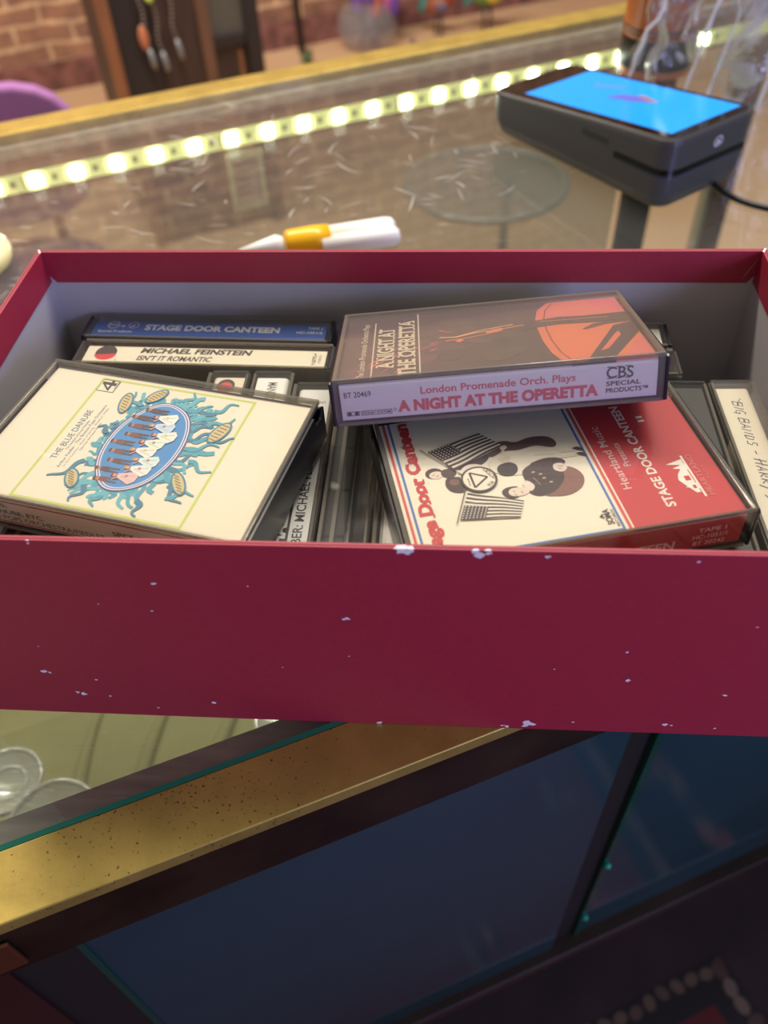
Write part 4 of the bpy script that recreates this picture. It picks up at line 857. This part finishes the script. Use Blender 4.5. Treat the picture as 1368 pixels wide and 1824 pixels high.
# price tag hanging inside at the rear rail
pt = empty('price_tag', (-161, 508, -60), radians(27)); tag(pt, 'small pale green price card hanging inside the counter below the light strip', 'price tag')
b = MB(); b.box(-17, 17, -.5, 0, -40, 14); b.build('card', pm('pale_green_card', (222, 232, 178), .6), pt, bevel=.2)
A_ = Art(); A_.rect(-12.5, 12.5, -34, 8, (196, 176, 158))
for q in range(5): A_.line([(-9, 3-q*7), (9-q*1.5, 4-q*7)], 1.4, (128, 104, 92))
A_.build('print', pt, (0, -.52, 0), (1, 0, 0), (0, 0, 1), (0, -1, 0))
# glass shelf with paperweights, just under the counter top at the front
gs = MB(); slab(gs, -420, 60, -56, 96, -176, -171); gs = gs.build('glass_shelf', clear('shelf_glass', (.96, .97, .95), 1.5, .02), dc)
CRYS = clear('cut_glass', (0.93, 0.92, 0.9), 2.0, 0.05, haze=0.34, hazecol=(0.95, 0.93, 0.88), scratch_glint=.5, sscale=26, thr=.62)  # near-white haze paints bright rim highlights into the clear dishes
def dish(loc, R, tilt, label):
    r = empty('glass_dish', loc); tag(r, label, 'glass dish', 'glass dishes on the counter shelf'); r.rotation_euler = tilt
    b = MB(); pr = [(0, 0), (R*.5, 0), (R*.55, 2), (R*.9, R*.26), (R, R*.34), (R*1.0, R*.38), (R*.93, R*.36), (R*.55, 4.5), (R*.3, 3.5), (0, 3.5)]
    b.lathe(pr, n=48); b.build('bowl', CRYS, r, smooth=True)
    b = MB(); b.torus((0, 0, R*.36), R*.97, 1.5, 'z', 48, 8); b.torus((0, 0, 3.6), R*.5, 1.6, 'z', 40, 8); b.build('rim', CRYS, r, smooth=True)
    return r
dish((-184, -58, -170), 24, (0, 0, 0), 'clear glass dish on the shelf under the counter top, nearest the brass edge')
dish((-219, -36, -170), 20, (0, 0, 0), 'smaller clear glass dish at the left border, beside the larger dish')
dish((-62, 8, -170), 22, (0, 0, 0), 'clear glass dish mostly hidden below the front edge of the red box')

# ------------------------------------------------------------------ the shop beyond the counter
# dark wooden cabinet
cb_ = empty('wooden_cabinet', wp(315, 1925, -850), A27); tag(cb_, 'dark brown wooden cabinet standing on the tan floor beyond the counter', 'cabinet')
DW = pm('dark_brown_wood', (62, 44, 38), 0.55, noise=.25, nscale=12, stretch=(6, 6, 1)); OW = pm('orange_brown_wood', (136, 88, 58), 0.5, noise=.2, nscale=12, stretch=(6, 6, 1)); BW_ = pm('blackened_wood', (40, 32, 32), 0.6)
b = MB(); b.box(-176, 178, 8, 300, 40, 1350); b.build('carcass', DW, cb_)
b = MB(); b.box(-178, -152, -22, 8, 0, 1360); b.build('side_post', OW, cb_, bevel=2)
b = MB(); b.box(148, 182, -22, 8, 0, 1360); b.build('side_post', BW_, cb_, bevel=2)
b = MB(); b.box(-152, -60, -8, 8, 40, 1340); b.build('door', BW_, cb_, bevel=2)
b = MB(); b.box(-60, 38, -10, 8, 40, 1340); b.build('door', DW, cb_, bevel=2)
b = MB(); b.box(38, 66, -16, 8, 40, 1340); b.build('centre_post', pm('mid_brown_wood', (108, 76, 60), .5, noise=.2, nscale=12, stretch=(6, 6, 1)), cb_, bevel=2)
b = MB(); b.box(66, 148, -4, 8, 478, 640); b.build('glazed_panel', pm('grey_green_panel', (92, 88, 82), .25), cb_)
b = MB(); b.box(66, 148, -14, 8, 452, 478); b.build('shelf_edge', BW_, cb_, bevel=2)
b = MB(); b.box(66, 148, -3, 8, 40, 452); b.build('lower_panel', DW, cb_)
b = MB(); b.box(124, 134, -6, -2, 60, 440); b.build('panel_bead', OW, cb_)
for k, (du, z0, pend, lb) in enumerate(((-86, 452, 'copper', 'hanging bead necklace with copper coloured pendant, left on the dark cabinet'), (-58, 442, 'silver', 'hanging bead necklace with green bead, middle one on the dark cabinet'), (-20, 462, 'silver', 'hanging bead necklace with silver drop, rightmost on the dark cabinet'))):
    q = wp(315+du, 1925-26, -850); nk = empty('necklace', q, A27); tag(nk, lb, 'necklace', 'necklaces hanging on the dark cabinet')
    b = MB(); 
    for i in range(34): b.ball((-3*sin(i*.6), 0, z0+30+i*9), 4.2, n=8)
    b.build('bead_string', pm('dull_beads', (112, 96, 88), .4), nk, smooth=True)
    if pend == 'copper':
        b = MB(); b.ball((-6, 0, z0+52), 11, 6, 26, n=12); b.build('pendant', pm('copper_pendant', (190, 118, 88), .4), nk, smooth=True)
    b = MB(); b.tube([(0, 0, z0+28), (4, 0, z0+4), (5, 0, z0-14)], [5, 7.5, 6], n=10); b.build('drop', pm('silver_drop', (138, 138, 142), .35, .4), nk, smooth=True)
    if k == 1:
        b = MB(); b.ball((-4, 0, z0+136), 9, n=10); b.build('green_bead', pm('green_bead', (190, 206, 92), .3), nk, smooth=True)
# purple chair left
pc = empty('chair', (-760, 1180, -850), radians(20)); tag(pc, 'chair with lavender backrest at the far left beyond the counter', 'chair')
LAV = pm('lavender_cloth', (158, 106, 164), 0.8, noise=.06, nscale=8); LG = pm('brown_leg', (84, 60, 48), .5)
b = MB()
V = []; n = 24
for yy in (-16, 16):
    for k in range(n): 
        a = 2*pi*k/n; V.append((150*(abs(cos(a))**.7)*(1 if cos(a) > 0 else -1), yy, 505+120*(abs(sin(a))**.8)*(1 if sin(a) > 0 else -1)))
b.add(V, [tuple(range(n)), tuple(range(2*n-1, n-1, -1))]+[(k, k+n, (k+1) % n+n, (k+1) % n) for k in range(n)])
b.build('backrest', LAV, pc, bevel=8, seg=3)
b = MB(); b.lathe([(0, 300), (150, 300), (165, 312), (165, 335), (150, 350), (0, 352)], (0, -150, 0), n=36); b.build('seat', pm('deep_purple_cloth', (98, 72, 108), .8), pc, smooth=True)
for x in (-110, 110):
    for y in (-250, -40): 
        b = MB(); b.tube([(x, y, 0), (x*.9, y, 302)], [11, 14], n=12); b.build('leg', LG, pc, smooth=True)
for x in (-60, 60):
    b = MB(); b.tube([(x, -10, 330), (x, 4, 480)], 9, n=10); b.build('back_strut', LG, pc, smooth=True)
# purple round seat is seen through the counter; brown paper figure on the chair back
# round glass side table with white metal leg
rt = empty('side_table', (98, 1310, -850)); tag(rt, 'low round glass side table with pale metal rim, seen through the counter', 'side table')
PMt = pm('pale_painted_metal', (176, 172, 160), 0.35, .3)
b = MB(); b.torus((0, 0, 392), 150, 6, 'z', 64, 10); b.build('rim', PMt, rt, smooth=True)
b = MB(); b.lathe([(0, 389), (147, 389), (147, 394), (0, 394)], n=56); b.build('tabletop', clear('tabletop_glass', (.8, .82, .8), 1.5, .05, haze=.15, hazecol=(.6, .6, .58)), rt)
b = MB(); b.tube([(40, 10, 10), (40, 10, 388)], 9, n=14); b.build('pedestal', PMt, rt, smooth=True)
b = MB(); b.torus((0, 0, 6), 90, 6, 'z', 48, 8); b.tube([(-88, 0, 7), (88, 0, 7)], 5); b.tube([(0, -88, 7), (0, 88, 7)], 5); b.build('foot_ring', PMt, rt, smooth=True)
# glass vase with purple flowers
vs = empty('flower_vase', (-290, 3300, -850)); tag(vs, 'big clear glass vase of purple feathery flowers by the brick wall', 'vase')
b = MB(); b.lathe([(0, 2), (70, 2), (104, 30), (118, 75), (104, 120), (84, 145), (80, 165), (88, 175)], n=40); b.build('vase', clear('vase_glass', (.84, .84, .86), 1.5, .05, haze=.18, hazecol=(.7, .66, .68)), vs, smooth=True)
rnd = random.Random(2)
for k, (c, nm) in enumerate((((104, 62, 150), 'violet_blooms'), ((196, 96, 150), 'pink_blooms'), ((214, 96, 70), 'coral_blooms'))):
    b = MB()
    for q in range((26, 10, 7)[k]):
        a = rnd.uniform(0, 6.28); rr = rnd.uniform(0, 95); b.ball((rr*cos(a)+20, rr*sin(a)*.5, rnd.uniform(130, 300)), rnd.uniform(18, 34), rnd.uniform(14, 26), rnd.uniform(22, 50), n=9)
    b.build(nm, pm(nm, c, .8), vs, smooth=True)
b = MB()
for q in range(7): b.tube([(rnd.uniform(-40, 40), rnd.uniform(-30, 30), 10), (rnd.uniform(-60, 70), 0, 180)], 4, n=6)
b.build('stems', pm('grey_stem', (112, 96, 120), .7), vs)
# two painted bird figures
def bird(loc, cols, s_, label):
    r = empty('bird_figurine', loc, rnd.uniform(-.3, .3)); tag(r, label, 'bird figurine', 'painted bird figures by the brick wall')
    b = MB(); b.ball((0, 0, 210*s_), 105*s_, 50*s_, 62*s_, n=16); b.build('body', pm('bird_'+cols[0], {'green': (96, 132, 60), 'rust': (150, 84, 56)}[cols[0]], .5), r, smooth=True)
    b = MB(); b.ball((30*s_, -30*s_, 205*s_), 55*s_, 30*s_, 40*s_, n=12); b.build('wing', pm('wing_'+cols[1], {'yellow': (200, 170, 60), 'slate': (96, 84, 110)}[cols[1]], .5), r, smooth=True)
    b = MB(); b.tube([(85*s_, 0, 240*s_), (120*s_, 0, 310*s_), (140*s_, 0, 340*s_)], [30*s_, 20*s_, 24*s_], n=12); b.tube([(150*s_, 0, 342*s_), (190*s_, 0, 330*s_)], [9*s_, 2*s_], n=8); b.build('head', pm('bird_head_red', (176, 70, 52), .5), r, smooth=True)
    b = MB()
    for q in range(6): b.tube([(-70*s_, 0, 220*s_), (-150*s_, (q-3)*8*s_, (170+q*34)*s_)], [12*s_, 20*s_], n=8)
    b.build('tail', pm('tail_teal', (60, 124, 118), .5), r, smooth=True)
    for x in (-18, 26):
        b = MB(); b.tube([(x*s_, 0, 4), (x*s_, 0, 160*s_)], [7*s_, 11*s_], n=8); b.tube([(x*s_-22*s_, 0, 5), (x*s_+34*s_, 0, 5)], 5*s_, n=8); b.build('leg', pm('leg_dark', (70, 56, 62), .5), r, smooth=True)
    return r
bird((170, 3430, -850), ('green', 'yellow'), .62, 'green and yellow painted bird figure on thin dark legs by the brick wall')
bird((-20, 3400, -850), ('rust', 'slate'), .5, 'rust and slate painted bird figure standing left of the green one')
# small things on the far floor
b = MB(); b.lathe([(0, 0), (24, 0), (20, 20), (4, 62), (0, 66)], n=20); o = b.build('cone_ornament', pm('dusk_purple', (74, 60, 92), .5), smooth=True); o.location = Vector((-110, 3170, -850))*S
tag(o, 'little dark purple cone ornament on the far floor right of the vase', 'ornament')
b = MB(); b.ball((0, 0, 18), 22, 18, 18, n=12); b.ball((14, 0, 34), 12, n=10); o = b.build('frog_ornament', pm('leaf_green', (70, 96, 52), .5), smooth=True); o.location = Vector((-508, 3120, -850))*S
tag(o, 'tiny dark green ornament on the tan floor right of the cabinet', 'ornament')
# black walking stick and umbrella on the wall
b = MB(); b.tube([(0, 0, 4), (-8, 30, 500), (-16, 54, 950)], [13, 14, 14], n=12); o = b.build('walking_stick', pm('black_lacquer', (24, 22, 28), .4), smooth=True); o.location = Vector(wp(985, 3120, -850))*S; o.rotation_euler = (0, 0, A27)
tag(o, 'black stick leaning upright against the brick wall right of the cabinet', 'stick')
b = MB(); b.tube([(0, 0, 0), (-4, 0, 30), (-14, 0, 300), (-14, 0, 420)], [6, 13, 22, 9], n=12); o = b.build('furled_umbrella', MATS['black_lacquer'], smooth=True); o.location = Vector(wp(262, 3182, -690))*S; o.rotation_euler = (0, 0, A27)
tag(o, 'black furled umbrella hanging on the brick wall left of the cabinet', 'umbrella')

# ------------------------------------------------------------------ rug on the customer side
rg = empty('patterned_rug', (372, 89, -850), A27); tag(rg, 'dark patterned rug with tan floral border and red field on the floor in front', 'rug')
RUGD = pm('rug_dark_shaded', (46, 30, 28), 0.9, noise=.3, nscale=14)  # shade on the customer side is put into the dark pile and pattern colours
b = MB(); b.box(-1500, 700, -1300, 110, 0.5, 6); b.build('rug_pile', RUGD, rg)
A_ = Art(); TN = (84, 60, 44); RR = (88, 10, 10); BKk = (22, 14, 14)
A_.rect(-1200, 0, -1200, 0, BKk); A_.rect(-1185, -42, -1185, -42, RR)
rnd = random.Random(9)
for k in range(60):
    x = -10-k*20; A_.ell(x, -10+rnd.uniform(-4, 4), 9, 7, rnd.choice([TN, (66, 44, 34), (92, 70, 52)]), rnd.uniform(0, 3), n=10)
for k in range(40):
    y = -16-k*20; A_.ell(-14+rnd.uniform(-4, 4), y, 8, 11, rnd.choice([(92, 66, 56), (74, 50, 42), (110, 88, 70)]), rnd.uniform(0, 3), n=10)
for (x, y) in ((-100, -110), (-260, -110), (-100, -270), (60, -60), (90, -150), (50, -230)):
    for q in range(9):
        A_.ell(x+rnd.uniform(-26, 26), y+rnd.uniform(-26, 26), rnd.uniform(6, 14), rnd.uniform(5, 10), rnd.choice([(96, 84, 66), BKk, (130, 100, 76), (140, 60, 40)]), rnd.uniform(0, 3), n=10)
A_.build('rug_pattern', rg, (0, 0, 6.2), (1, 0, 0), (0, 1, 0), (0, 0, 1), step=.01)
